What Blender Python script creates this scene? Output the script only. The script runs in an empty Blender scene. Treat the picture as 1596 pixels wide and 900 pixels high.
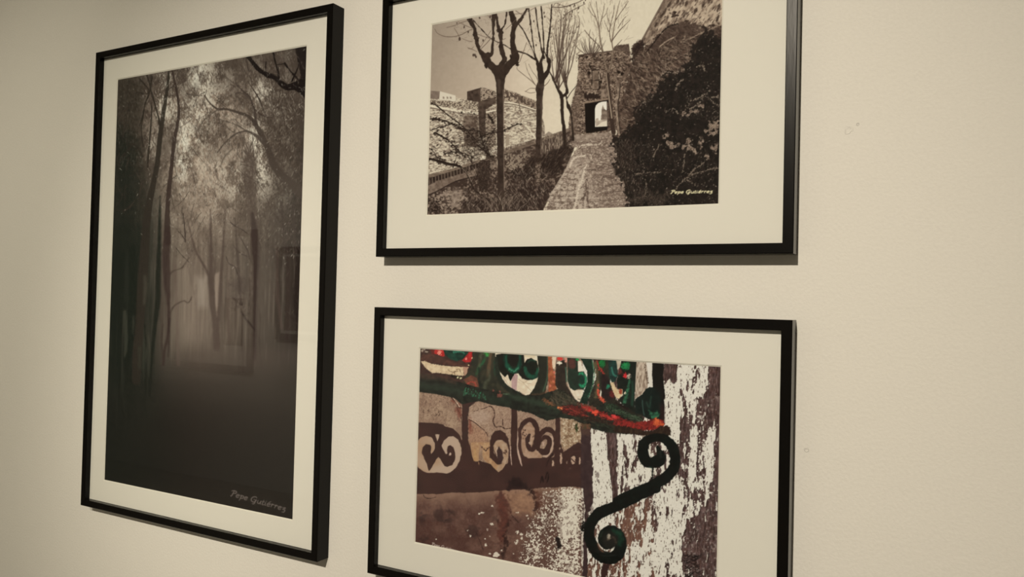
import bpy, bmesh, math, random
import numpy as np
from mathutils import Matrix, Vector

C = bpy.context.scene.collection
scene = bpy.context.scene

# ---------------------------------------------------------------- camera, world, lights, exposure
EYE = 1.55                                   # height of the lens above the floor; it stands 1 m from the wall
FPX, FRAME_W, FRAME_H = 1222.96, 1596, 900   # focal length in pixels of the 1596x900 frame
AXES = ((0.87617753, -0.0260322, 0.481285), (0.01542028, 0.99954322, 0.02599167), (-0.48174178, -0.01535177, 0.87617874))
RIGHT, DOWN, FWD = [Vector((a, c, -b)) for a, b, c in AXES]   # camera axes in room coordinates
cam = bpy.data.cameras.new('camera')
cam.sensor_fit = 'HORIZONTAL'; cam.sensor_width = 36.0; cam.lens = FPX/FRAME_W*36.0
cam.clip_start = 0.02; cam.clip_end = 60
cam_ob = bpy.data.objects.new('camera', cam); C.objects.link(cam_ob)
M = Matrix((RIGHT, -DOWN, -FWD)).transposed().to_4x4(); M.translation = Vector((0, -1.0, EYE))
cam_ob.matrix_world = M
scene.camera = cam_ob

w = bpy.data.worlds.new('world'); scene.world = w; w.use_nodes = True
w.node_tree.nodes['Background'].inputs[0].default_value = (0.50, 0.62, 0.55, 1)
w.node_tree.nodes['Background'].inputs[1].default_value = 0.05

def spot(name, loc, target, watts, deg, blend, color, radius=.02):
    l = bpy.data.lights.new(name, 'SPOT'); l.energy = watts; l.spot_size = math.radians(deg); l.spot_blend = blend
    l.color = color; l.shadow_soft_size = radius
    o = bpy.data.objects.new(name, l); C.objects.link(o); o.location = loc
    o.rotation_euler = (Vector(target)-Vector(loc)).to_track_quat('-Z', 'Y').to_euler()
    return o
WARM = (1.0, 0.885, 0.715)
# gallery track lights under the ceiling: one aimed at each column of pictures, one on the bare wall, one on the opposite wall
spot('track_and_fill_spot', (-0.30, -2.94, 2.98), (-0.53, 0, 1.41), 352, 42.5, 1.0, WARM, .012)
spot('track_and_fill_spot', (-1.15, -2.94, 2.98), (-1.80, 0, 1.41), 186, 38, 1.0, (1.0, .90, .70), .012)
spot('track_and_fill_spot', (0.40, -2.94, 2.98), (0.40, 0, 1.36), 4, 34, 1.0, (1.0, .86, .67), .012)
spot('track_and_fill_spot', (-4.3, -1.2, 2.98), (-4.25, -3.6, 1.35), 200, 62, 1.0, WARM, .012)

spot('track_and_fill_spot', (-2.6, -1.6, 2.98), (-2.9, -2.6, 0), 90, 110, .8, WARM, .012)  # added fill lamp aimed at the floor to raise bounce light
spot('track_and_fill_spot', (1.2, -2.2, 2.98), (1.2, -3.0, 0), 60, 110, .8, WARM, .012)  # second added fill lamp, lifts the room's bounce light

vs = scene.view_settings
vs.view_transform = 'Standard'; vs.look = 'None'; vs.gamma = 1.0; vs.use_curve_mapping = False; vs.exposure = 0.0
scene.cycles.max_bounces = 10; scene.cycles.transparent_max_bounces = 12

# ---------------------------------------------------------------- materials
def mat(name, rgb, rough=.6, spec=.5):
    m = bpy.data.materials.new(name); m.use_nodes = True
    b = m.node_tree.nodes['Principled BSDF']
    b.inputs['Base Color'].default_value = (*rgb, 1); b.inputs['Roughness'].default_value = rough
    b.inputs['Specular IOR Level'].default_value = spec
    return m
def bump(m, scale, detail, dist, strength=1., stretch=None):
    t = m.node_tree; b = t.nodes['Principled BSDF']
    tc = t.nodes.new('ShaderNodeTexCoord'); n = t.nodes.new('ShaderNodeTexNoise'); bp = t.nodes.new('ShaderNodeBump')
    n.inputs['Scale'].default_value = scale; n.inputs['Detail'].default_value = detail
    bp.inputs['Distance'].default_value = dist; bp.inputs['Strength'].default_value = strength
    src = tc.outputs['Object']
    if stretch:
        mp = t.nodes.new('ShaderNodeMapping'); mp.inputs['Scale'].default_value = stretch
        t.links.new(src, mp.inputs[0]); src = mp.outputs[0]
    t.links.new(src, n.inputs['Vector']); t.links.new(n.outputs['Fac'], bp.inputs['Height'])
    prev = b.inputs['Normal'].links[0].from_socket if b.inputs['Normal'].links else None
    if prev: t.links.new(prev, bp.inputs['Normal'])
    t.links.new(bp.outputs['Normal'], b.inputs['Normal'])
    return n

m_wall = mat('painted_plaster', (.80, .79, .745), .85, .2)
n0 = bump(m_wall, 260, 3, .0006, .7)          # roller stipple
bump(m_wall, 14, 2, .003, .25)                  # faint unevenness of the plaster
t = m_wall.node_tree
ramp = t.nodes.new('ShaderNodeValToRGB'); ramp.color_ramp.elements[0].position = .3; ramp.color_ramp.elements[1].position = .7
ramp.color_ramp.elements[0].color = (.787, .776, .731, 1); ramp.color_ramp.elements[1].color = (.812, .802, .757, 1)
t.links.new(n0.outputs['Fac'], ramp.inputs[0]); t.links.new(ramp.outputs[0], t.nodes['Principled BSDF'].inputs['Base Color'])
# two small scars: a filled screw hole and a chip, each a few millimetres across
def scar(m, x, z, r, depth):
    t = m.node_tree; b = t.nodes['Principled BSDF']; N = t.nodes.new; K = t.links.new
    tc = N('ShaderNodeTexCoord'); nz = N('ShaderNodeTexNoise'); nz.inputs['Scale'].default_value = 160
    add = N('ShaderNodeVectorMath'); add.operation = 'MULTIPLY_ADD'; add.inputs[1].default_value = (r*2.4, 0, r*2.4)
    K(tc.outputs['Object'], nz.inputs['Vector']); K(nz.outputs['Color'], add.inputs[0]); K(tc.outputs['Object'], add.inputs[2])
    d = N('ShaderNodeVectorMath'); d.operation = 'DISTANCE'; d.inputs[1].default_value = (x+r*1.2, 0, z+r*1.2)
    K(add.outputs[0], d.inputs[0])
    rg = N('ShaderNodeValToRGB'); e = rg.color_ramp.elements
    e[0].position, e[0].color = 0, (.35, .35, .35, 1); e[1].position, e[1].color = 1, (.5, .5, .5, 1)
    for pos, v in ((.45, .5), (.62, 1), (.78, .15), (.9, .5)):
        k = e.new(pos); k.color = (v, v, v, 1)
    sc = N('ShaderNodeMath'); sc.operation = 'DIVIDE'; sc.inputs[1].default_value = r*1.6
    K(d.outputs['Value'], sc.inputs[0]); K(sc.outputs[0], rg.inputs[0])
    bp = N('ShaderNodeBump'); bp.inputs['Distance'].default_value = depth; bp.inputs['Strength'].default_value = .9
    K(rg.outputs[0], bp.inputs['Height'])
    K(b.inputs['Normal'].links[0].from_socket, bp.inputs['Normal']); K(bp.outputs['Normal'], b.inputs['Normal'])
scar(m_wall, -.1009, EYE+.2112, .0034, .0006)
scar(m_wall, -.1410, EYE-.1703, .0022, .0007)
scar(m_wall, -.0912, EYE+.2180, .0012, .0008)
m_ceil = mat('ceiling_paint', (.80, .78, .73), .9, .2); bump(m_ceil, 90, 2, .0005, .5)
m_floor = mat('pale_floor', (.46, .42, .36), .5, .3); bump(m_floor, 12, 4, .001, .4)
m_black = mat('satin_black_frame', (.0035, .003, .0026), .24, .16); bump(m_black, 300, 2, .00008, .5, (1, 1, .12))
m_mat = mat('mat_board', (.845, .832, .79), .8, .25); bump(m_mat, 420, 3, .00015, .5)
m_core = mat('mat_core', (.86, .84, .78), .8, .2); bump(m_core, 300, 2, .0001, .5)
m_back = mat('brown_hardboard', (.22, .15, .09), .8, .2); bump(m_back, 200, 3, .0003, .5)

m_glass = bpy.data.materials.new('picture_glass'); m_glass.use_nodes = True
t = m_glass.node_tree; t.nodes.clear()
out = t.nodes.new('ShaderNodeOutputMaterial'); mix = t.nodes.new('ShaderNodeMixShader')
tr = t.nodes.new('ShaderNodeBsdfTransparent'); tr.inputs[0].default_value = (.985, .99, .985, 1)
gl = t.nodes.new('ShaderNodeBsdfGlossy'); gl.inputs['Roughness'].default_value = .02
fr = t.nodes.new('ShaderNodeFresnel'); fr.inputs['IOR'].default_value = 1.5
geo = t.nodes.new('ShaderNodeNewGeometry'); inv = t.nodes.new('ShaderNodeMath'); inv.operation = 'SUBTRACT'; inv.inputs[0].default_value = 1
mul = t.nodes.new('ShaderNodeMath'); mul.operation = 'MULTIPLY'
t.links.new(geo.outputs['Backfacing'], inv.inputs[1]); t.links.new(inv.outputs[0], mul.inputs[0]); t.links.new(fr.outputs[0], mul.inputs[1])
t.links.new(mul.outputs[0], mix.inputs[0]); t.links.new(tr.outputs[0], mix.inputs[1]); t.links.new(gl.outputs[0], mix.inputs[2])
t.links.new(mix.outputs[0], out.inputs[0])

def print_mat(name):
    m = mat(name, (1, 1, 1), .5, .03); t = m.node_tree
    a = t.nodes.new('ShaderNodeVertexColor'); a.layer_name = 'ink'
    t.links.new(a.outputs['Color'], t.nodes['Principled BSDF'].inputs['Base Color'])
    return m

# ---------------------------------------------------------------- mesh helpers
def obj(name, bm, m, parent=None):
    me = bpy.data.meshes.new(name); bm.normal_update(); bm.to_mesh(me); bm.free(); me.materials.append(m)
    o = bpy.data.objects.new(name, me); C.objects.link(o)
    if parent: o.parent = parent
    return o
def box(bm, x0, x1, y0, y1, z0, z1):
    v = [bm.verts.new((x, y, z)) for x in (x0, x1) for y in (y0, y1) for z in (z0, z1)]
    for f in ((0, 1, 3, 2), (4, 6, 7, 5), (0, 4, 5, 1), (2, 3, 7, 6), (0, 2, 6, 4), (1, 5, 7, 3)): bm.faces.new([v[i] for i in f])
    return v
def structure(name, x0, x1, y0, y1, z0, z1, m):
    bm = bmesh.new(); box(bm, x0, x1, y0, y1, z0, z1); bmesh.ops.recalc_face_normals(bm, faces=bm.faces)
    o = obj(name, bm, m); o['kind'] = 'structure'; return o

# ---------------------------------------------------------------- the room
structure('floor', -8, 3, -6.2, 0, -.1, 0, m_floor)
structure('ceiling', -8, 3, -6.2, 0, 3.2, 3.3, m_ceil)
structure('wall_right', 3, 3.12, -6.2, 0, 0, 3.2, m_wall)
structure('wall_opposite', -8, 3, -3.72, -3.6, 0, 3.2, m_wall)

# the wall with the pictures, with a filled screw hole and a chip pressed into the plaster
def wall_with_pictures():
    bm = bmesh.new()
    box(bm, -8, 3, 0, .12, 0, 3.2); bmesh.ops.recalc_face_normals(bm, faces=bm.faces)
    o = obj('wall_back', bm, m_wall); o['kind'] = 'structure'
    return o
wall_with_pictures()

# ---------------------------------------------------------------- painting kit for the photographic prints
class Canvas:
    """Small raster painter.  Coordinates: x right, y down; S samples per unit."""
    def __init__(s, x0, y0, x1, y1, S):
        s.x0, s.y0, s.S = x0, y0, S
        s.w, s.h = int((x1-x0)*S), int((y1-y0)*S)
        s.a = np.zeros((s.h, s.w, 3), np.float32)
        s.X = x0+(np.arange(s.w, dtype=np.float32)+.5)/S
        s.Y = y0+(np.arange(s.h, dtype=np.float32)+.5)/S
        s.fr = (0, 0, 1)
    def frame(s, ox, oy, k): s.fr = (ox, oy, k)
    def P(s, pts):
        ox, oy, k = s.fr
        q = np.array(pts, float)
        q[:, 0] = ox+q[:, 0]/k; q[:, 1] = oy+q[:, 1]/k
        if q.shape[1] > 2: q[:, 2] = q[:, 2]/k
        return q
    def box(s, q, m):
        i0 = max(0, int((q[:, 0].min()-m-s.x0)*s.S)); i1 = min(s.w, int((q[:, 0].max()+m-s.x0)*s.S)+2)
        j0 = max(0, int((q[:, 1].min()-m-s.y0)*s.S)); j1 = min(s.h, int((q[:, 1].max()+m-s.y0)*s.S)+2)
        return i0, i1, j0, j1
    def put(s, b, al, col, col2, tex):
        i0, i1, j0, j1 = b
        c = np.array(col, np.float32)/255
        if tex is not None:
            t = tex[j0:j1, i0:i1, None]
            c = c*(1-t)+np.array(col2, np.float32)/255*t
        v = s.a[j0:j1, i0:i1]
        v += (c-v)*al[..., None]
    def poly(s, pts, col, col2=None, tex=None, soft=.45, rough=0, rn=None, o=1., sm=0):
        q = s.P(pts)
        if sm: q = spline(q, sm, True)
        b = i0, i1, j0, j1 = s.box(q, soft*2+rough+1)
        if i1 <= i0 or j1 <= j0: return
        X = s.X[None, i0:i1]; Y = s.Y[j0:j1, None]
        ins = np.zeros((j1-j0, i1-i0), bool); d2 = np.full(ins.shape, 1e9, np.float32)
        n = len(q)
        for k in range(n):
            ax, ay = q[k][:2]; bx, by = q[(k+1) % n][:2]
            if ay != by:
                cr = ((ay > Y) != (by > Y)) & (X < (bx-ax)*(Y-ay)/(by-ay)+ax)
                ins ^= cr
            dx, dy = bx-ax, by-ay; L = dx*dx+dy*dy+1e-9
            t = np.clip(((X-ax)*dx+(Y-ay)*dy)/L, 0, 1)
            np.minimum(d2, (X-ax-t*dx)**2+(Y-ay-t*dy)**2, out=d2)
        d = np.sqrt(d2); d = np.where(ins, d, -d)
        if rough: d = d+(rn[j0:j1, i0:i1]-.5)*2*rough
        s.put(b, np.clip(d/soft*.5+.5, 0, 1)*o, col, col2, tex)
    def line(s, pts, col, col2=None, tex=None, soft=.45, rough=0, rn=None, o=1., w=None, sm=6):
        if w is not None: pts = [(p[0], p[1], w) for p in pts]
        q = s.P(pts)
        if sm and len(q) > 2: q = spline(q, sm, False)
        b = i0, i1, j0, j1 = s.box(q, q[:, 2].max()/2+soft*2+rough+1)
        if i1 <= i0 or j1 <= j0: return
        D = np.full((j1-j0, i1-i0), -1e9, np.float32)
        for k in range(len(q)-1):
            ax, ay, ar = q[k]; bx, by, br = q[k+1]
            m = max(ar, br)/2+soft*2+rough+1
            p0 = max(i0, int((min(ax, bx)-m-s.x0)*s.S)); p1 = min(i1, int((max(ax, bx)+m-s.x0)*s.S)+2)
            r0 = max(j0, int((min(ay, by)-m-s.y0)*s.S)); r1 = min(j1, int((max(ay, by)+m-s.y0)*s.S)+2)
            if p1 <= p0 or r1 <= r0: continue
            X = s.X[None, p0:p1]; Y = s.Y[r0:r1, None]
            dx, dy = bx-ax, by-ay; L = dx*dx+dy*dy+1e-9
            t = np.clip(((X-ax)*dx+(Y-ay)*dy)/L, 0, 1)
            d = (ar+(br-ar)*t)/2-np.sqrt((X-ax-t*dx)**2+(Y-ay-t*dy)**2)
            v = D[r0-j0:r1-j0, p0-i0:p1-i0]; np.maximum(v, d, out=v)
        if rough: D = D+(rn[j0:j1, i0:i1]-.5)*2*rough
        # lines thinner than the softness keep their coverage
        s.put(b, np.clip(D/soft*.5+.5, 0, 1)*o, col, col2, tex)
    def blob(s, x, y, rx, ry, col, col2=None, tex=None, soft=.45, rough=0, rn=None, o=1., rot=0.):
        n = 20; c, si = math.cos(rot), math.sin(rot)
        pts = []
        for k in range(n):
            u, v = rx*math.cos(k*2*math.pi/n), ry*math.sin(k*2*math.pi/n)
            pts.append((x+c*u-si*v, y+si*u+c*v))
        s.poly(pts, col, col2, tex, soft, rough, rn, o)
    def mask(s, pts, soft=1., rough=0, rn=None):
        """alpha of a polygon over the whole canvas"""
        keep = s.a; s.a = np.zeros_like(keep)
        s.poly(pts, (255, 255, 255), soft=soft, rough=rough, rn=rn)
        m = s.a[..., 0]; s.a = keep
        return m
    def wash(s, al, col):
        c = np.array(col, np.float32)/255 if not isinstance(col, np.ndarray) else col
        s.a += (c-s.a)*al[..., None]
    def noise(s, px, py, seed, octv=3, gain=.5, ang=0.):
        """value noise, px/py = feature size in canvas units, 0..1"""
        X, Y = np.meshgrid(s.X, s.Y)
        if ang:
            c, si = math.cos(ang), math.sin(ang)
            X, Y = X*c+Y*si, -X*si+Y*c
        r = np.random.RandomState(seed); out = np.zeros(X.shape, np.float32); am, tot = 1., 0.
        for o in range(octv):
            fx, fy = X/px*2**o, Y/py*2**o
            g = r.rand(256, 256).astype(np.float32)
            ix, iy = np.floor(fx).astype(int), np.floor(fy).astype(int)
            tx, ty = fx-ix, fy-iy
            tx = tx*tx*(3-2*tx); ty = ty*ty*(3-2*ty)
            a, b = g[iy % 256, ix % 256], g[iy % 256, (ix+1) % 256]
            cc, d = g[(iy+1) % 256, ix % 256], g[(iy+1) % 256, (ix+1) % 256]
            out += am*((a*(1-tx)+b*tx)*(1-ty)+(cc*(1-tx)+d*tx)*ty)
            tot += am; am *= gain
        out /= tot
        lo, hi = np.percentile(out[::4, ::4], 2), np.percentile(out[::4, ::4], 98)
        return np.clip((out-lo)/(hi-lo), 0, 1).astype(np.float32)
    def sample(s, x, y):
        fx = np.clip((x-s.x0)*s.S-.5, 0, s.w-1.001); fy = np.clip((y-s.y0)*s.S-.5, 0, s.h-1.001)
        i, j = fx.astype(int), fy.astype(int); t, u = (fx-i)[..., None], (fy-j)[..., None]
        a = s.a
        return (a[j, i]*(1-t)+a[j, i+1]*t)*(1-u)+(a[j+1, i]*(1-t)+a[j+1, i+1]*t)*u

def spline(q, n, closed):
    m = len(q); out = []
    for k in range(m if closed else m-1):
        if closed: p0, p1, p2, p3 = q[k-1], q[k], q[(k+1) % m], q[(k+2) % m]
        else: p0, p1, p2, p3 = q[max(k-1, 0)], q[k], q[k+1], q[min(k+2, m-1)]
        for i in range(n):
            t = i/n
            out.append(.5*(2*p1+(p2-p0)*t+(2*p0-5*p1+4*p2-p3)*t*t+(3*p1-p0-3*p2+p3)*t**3))
    if not closed: out.append(q[-1])
    out = np.array(out)
    if out.shape[1] > 2: out[:, 2] = np.maximum(out[:, 2], .05)
    return out

def step(v, a, b): return np.clip((v-a)/(b-a), 0, 1)

# the handwriting in the corner of each print: strokes on a unit-high italic alphabet
GLYPH = {
 'P': (.62, [[(.02, .16), (.16, .08), (.34, .02), (.54, .06), (.60, .22), (.48, .40), (.24, .48)], [(.30, .06), (.24, .5), (.12, 1.0), (.02, .98)]]),
 'e': (.46, [[(.06, .72), (.30, .66), (.38, .54), (.26, .46), (.10, .56), (.06, .80), (.16, .98), (.38, .90)]]),
 'p': (.52, [[(.06, .52), (.16, .46), (.14, .9), (.04, 1.36)], [(.16, .58), (.34, .46), (.44, .6), (.36, .88), (.14, .96)]]),
 'G': (.78, [[(.66, .18), (.50, .04), (.24, .14), (.06, .48), (.12, .86), (.36, .98), (.56, .80), (.62, .54)], [(.36, .56), (.70, .52)], [(.62, .54), (.50, 1.2), (.28, 1.3)]]),
 'u': (.54, [[(.08, .48), (.06, .84), (.18, .98), (.34, .86), (.42, .48)], [(.42, .48), (.40, .9), (.50, .96)]]),
 't': (.36, [[(.18, .2), (.10, .84), (.18, .98), (.30, .92)], [(.0, .48), (.34, .44)]]),
 'i': (.26, [[(.10, .48), (.06, .88), (.18, .96)], [(.13, .24), (.15, .26)]]),
 'E': (.46, [[(.06, .72), (.30, .66), (.38, .54), (.26, .46), (.10, .56), (.06, .80), (.16, .98), (.38, .90)], [(.20, .30), (.38, .10)]]),
 'r': (.44, [[(.06, .50), (.14, .48), (.08, .98)], [(.12, .62), (.26, .46), (.40, .54)]]),
 'z': (.52, [[(.08, .52), (.40, .48), (.16, .80), (.40, .84), (.34, 1.2), (.10, 1.28)]]),
 ' ': (.34, [])}
def handwriting(c, x, y, ux, uy, h, col, wt=.13, o=1., wide=1.):
    """text along direction (ux, uy) (per unit of letter height h); y = top line"""
    pen = 0.
    for ch in 'Pepe GutiErrez':
        adv, strokes = GLYPH[ch]
        for st in strokes:
            pts = []
            for k, (a, b) in enumerate(st):
                a2 = (pen+a*1.12)*wide-.25*(b-1)
                pts.append((x+a2*ux*h, y+a2*uy*h+b*h, wt*h*(1.25 if 0 < k < len(st)-1 else .8)))
            c.line(pts, col, o=o, sm=5, soft=.4)
        pen += adv*1.12
def paint_forest():
    c = Canvas(150, 55, 495, 830, 2.0)
    rnd = random.Random(23)
    X, Y = np.meshgrid(c.X, c.Y)
    fine = c.noise(1.2, 2.4, 1, 2); mid = c.noise(5, 6, 2, 3); big = c.noise(22, 34, 3, 3)
    leaf = c.noise(2.2, 4.2, 4, 3, ang=.15); leaf2 = c.noise(1.5, 3.4, 5, 2, ang=-.2); clump = c.noise(15, 20, 6, 3)
    vert = c.noise(3.2, 60, 7, 2, ang=.02); vert2 = c.noise(7, 120, 8, 2, ang=.02)
    def G(x, y, rx, ry): return np.exp(-((X-x)/rx)**2-((Y-y)/ry)**2)
    # mist: brightness of the air between the trees, in sRGB units
    L = np.full(X.shape, 40., np.float32)
    top = np.clip((640-Y)/180, 0, 1)
    L += 26*top
    L += 66*G(305, 265, 80, 120)+34*G(300, 170, 105, 90)+34*G(300, 450, 80, 110)+22*G(385, 190, 70, 110)+20*G(300, 520, 110, 50)+6*G(300, 600, 110, 60)
    L -= 34*np.clip((262-X)/46, 0, 1)*np.clip((Y-190)/120, 0, 1)*top
    L -= 22*np.clip((228-X)/30, 0, 1)*np.clip((Y-150)/110, .25, 1)*top
    L -= 26*np.clip((X-418)/46, 0, 1)*np.clip((Y-150)/90, 0, 1)*top
    L -= 10*np.clip((Y-620)/120, 0, 1)
    L -= 6*np.clip((240-X)/60, 0, 1)*np.clip((Y-600)/60, 0, 1)
    L += 8*np.clip((X-300)/100, 0, 1)*np.clip((Y-540)/40, 0, 1)*np.clip((720-Y)/100, 0, 1)
    gr = np.clip((300-X)/110, 0, 1)*np.clip((Y-180)/160, 0, 1)  # greenish left: print tone plus glass reflection, both put into the colour
    L = np.where(Y > 380, L*.95, L)
    tint = np.stack([L*1.0+5-6*gr, L*.88+3.5+0*gr, L*.745+2.5-.5*gr], -1)
    c.a[:] = tint/255
    # foliage: clumps darken, gaps glow
    fol = np.clip((430-Y)/170, 0, 1)*np.clip(1-.25*G(305, 290, 60, 60), 0, 1)
    c.wash(fol*step(clump, .42, .75)*.5, (68, 57, 47))
    c.wash(fol*step(leaf, .5, .75)*.5, (56, 46, 38))
    gap = step(leaf2*.5+leaf*.25+(1-clump)*.55, .62, .86)
    sky = np.clip(G(215, 125, 22, 50)*.2+G(262, 130, 12, 60)*1.0+G(310, 118, 26, 46)*1.1+G(286, 235, 16, 52)*1.4+G(300, 190, 30, 45)*.9+G(330, 215, 40, 60)*.5+G(410, 150, 26, 40)*.9+G(398, 222, 16, 40)*1.2+G(372, 285, 26, 34)*.6+G(352, 130, 22, 40)*.45+G(440, 165, 18, 60)*.35+G(250, 175, 10, 60)*.7+G(234, 225, 8, 26)*.6+G(410, 275, 16, 40)*.8+G(330, 300, 46, 46)*.45+G(445, 240, 14, 120)*.35+G(210, 300, 10, 40)*.35+G(310, 360, 70, 40)*.3, 0, 1.2)
    c.wash(np.clip(fol*gap*sky, 0, 1)*.9, (200, 188, 164))
    c.wash(np.clip(step(c.noise(6, 12, 9, 3), .45, .75)*(G(286, 240, 9, 38)+G(305, 118, 15, 26)*.9+G(262, 118, 5, 20)+G(397, 205, 7, 26)*.9+G(408, 150, 10, 20)*.6), 0, 1)*.9, (214, 206, 182))
    c.wash(np.clip(fol*step(fine, .62, .9)*sky, 0, 1)*.6, (188, 177, 154))
    # hanging bright leaves, dark leaves
    for k in range(3600):
        x, y = rnd.uniform(178, 478), rnd.uniform(75, 420)
        w = .25+.9*math.exp(-((x-300)/80)**2-((y-220)/120)**2)+.5*math.exp(-((x-440)/30)**2-((y-230)/90)**2)+.35*math.exp(-((x-400)/40)**2-((y-130)/50)**2)
        if x < 225: w *= .35
        if rnd.random() > w: continue
        a = rnd.gauss(.35 if x < 330 else -.3, .4); l = rnd.uniform(1.2, 4.5)
        col = rnd.choice([(206, 196, 174), (172, 160, 140), (128, 115, 98), (52, 44, 37), (62, 53, 45)])
        c.line([(x, y, .55), (x+math.sin(a)*l, y+math.cos(a)*l, .35)], col, sm=0, o=rnd.uniform(.3, .9))
    # ranks of distant trunks in the mist
    low = np.clip((Y-330)/90, 0, 1)*np.clip((585-Y)/60, 0, 1)
    c.wash(low*step(vert, .55, .85)*.38*np.clip(1-.3*G(300, 460, 40, 120), 0, 1), (66, 54, 46))
    c.wash(low*step(vert2, .55, .8)*.3, (58, 49, 41)); c.wash(low*step(1-vert, .7, .95)*.2, (140, 124, 106))
    dk = np.clip((252-X)/26, 0, 1)*np.clip((Y-250)/140, 0, 1)*np.clip((760-Y)/160, 0, 1)
    c.wash(dk*.62, (40, 41, 33)); c.wash(dk*step(vert, .62, .9)*.4, (62, 62, 50)); c.wash(dk*step(1-vert2, .6, .9)*.5, (31, 33, 26))
    c.frame(150, 60, 4.5)
    # dark trees along the left edge
    c.poly([(120, 290), (300, 262), (332, 380), (318, 560), (322, 760), (345, 900), (345, 1300), (100, 1300)], (52, 46, 37), (68, 60, 49), step(leaf, .35, .8), soft=8, rough=5, rn=mid, o=.75)
    c.poly([(120, 600), (260, 700), (300, 1000), (300, 1900), (60, 1900)], (41, 42, 34), (36, 37, 30), vert, soft=14, rough=4, rn=mid, o=.85)
    for k in range(420):
        x, y = rnd.uniform(150, 330), rnd.uniform(290, 900)
        l = rnd.uniform(6, 20); a = rnd.gauss(.2, .4)
        c.line([(x, y, 3), (x+math.sin(a)*l, y+math.cos(a)*l, 1.5)], rnd.choice([(92, 86, 72), (76, 72, 60), (32, 31, 25), (28, 30, 24), (118, 110, 94)]), sm=0, o=rnd.uniform(.3, .7))
    BR = (60, 50, 42); BD = (50, 44, 36)
    for p in ([(365, 400, 8), (340, 470, 9), (328, 540, 10), (310, 600, 10)], [(300, 280, 10), (345, 330, 12), (370, 370, 12), (360, 420, 10)], [(380, 360, 9), (405, 440, 10), (430, 530, 12), (450, 610, 16)], [(390, 470, 8), (385, 580, 10), (378, 680, 12), (365, 820, 14), (360, 900, 14)], [(330, 540, 6), (316, 640, 8), (330, 760, 10)], [(262, 740, 8), (225, 780, 8), (190, 830, 8)], [(262, 740, 8), (300, 780, 9), (330, 830, 9)], [(220, 740, 5), (262, 740, 6), (270, 710, 5)], [(300, 380, 5), (350, 390, 5), (380, 370, 5)], [(390, 270, 16), (380, 340, 12), (372, 380, 9)], [(355, 260, 10), (370, 300, 10), (380, 350, 9)]):
        c.line(p, BD, o=.9, rough=.3, rn=mid)
    # foliage masses right side and centre
    for pts, o in (([(1110, 500), (1220, 380), (1300, 330), (1470, 380), (1460, 900), (1440, 1100), (1300, 1000), (1240, 760), (1180, 620)], .6), ([(860, 160), (1060, 130), (1100, 330), (1040, 470), (900, 420), (800, 330)], .32), ([(980, 420), (1060, 390), (1090, 480), (1060, 540), (980, 500)], .3), ([(690, 620), (800, 560), (900, 560), (960, 700), (900, 860), (760, 850), (720, 700)], .36), ([(540, 240), (620, 220), (640, 300), (700, 380), (720, 470), (640, 470), (570, 360)], .4), ([(440, 640), (560, 560), (560, 860), (420, 870)], .5), ([(1150, 240), (1420, 120), (1440, 330), (1250, 330)], .35), ([(1020, 840), (1120, 820), (1110, 1080), (1020, 1060)], .5)):
        c.poly(pts, (58, 48, 40), (80, 69, 57), leaf, soft=9, rough=6, rn=mid, o=o)
    for k in range(1100):
        x, y = rnd.uniform(1100, 1470), rnd.uniform(340, 1500)
        if x < 1250 and y < 620: continue
        l = rnd.uniform(6, 26); a = rnd.gauss(-.3, .45)
        c.line([(x, y, 2.6), (x+math.sin(a)*l, y+math.cos(a)*l, 1.3)], rnd.choice([(158, 146, 126), (112, 99, 84), (40, 34, 29), (36, 31, 26), (48, 41, 35), (132, 119, 101)]), sm=0, o=rnd.uniform(.3, .75))
    # fine hanging twigs all through the canopy
    for k in range(230):
        x, y = rnd.uniform(150, 1460), rnd.uniform(140, 1250)
        a = rnd.gauss(0, .5)+(.5 if x > 800 else -.3); l = rnd.uniform(50, 190); bend = rnd.gauss(0, .35)
        p = [(x, y, 5)]
        for i in range(3):
            x += math.sin(a)*l/3; y += math.cos(a)*l/3; a += bend*.6; p.append((x, y, 4.2-i))
        c.line(p, rnd.choice([(58, 48, 40), (66, 55, 46), (50, 42, 35), (74, 63, 53)]), o=rnd.uniform(.3, .75), sm=4)
        for i in range(3):
            q = p[1+i % 3]; b = a+rnd.choice([-1, 1])*rnd.uniform(.4, 1)
            c.line([(q[0], q[1], 3), (q[0]+math.sin(b)*l*.22, q[1]+math.cos(b)*l*.22, 1.5)], (62, 52, 43), o=rnd.uniform(.3, .7), sm=0)
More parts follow.
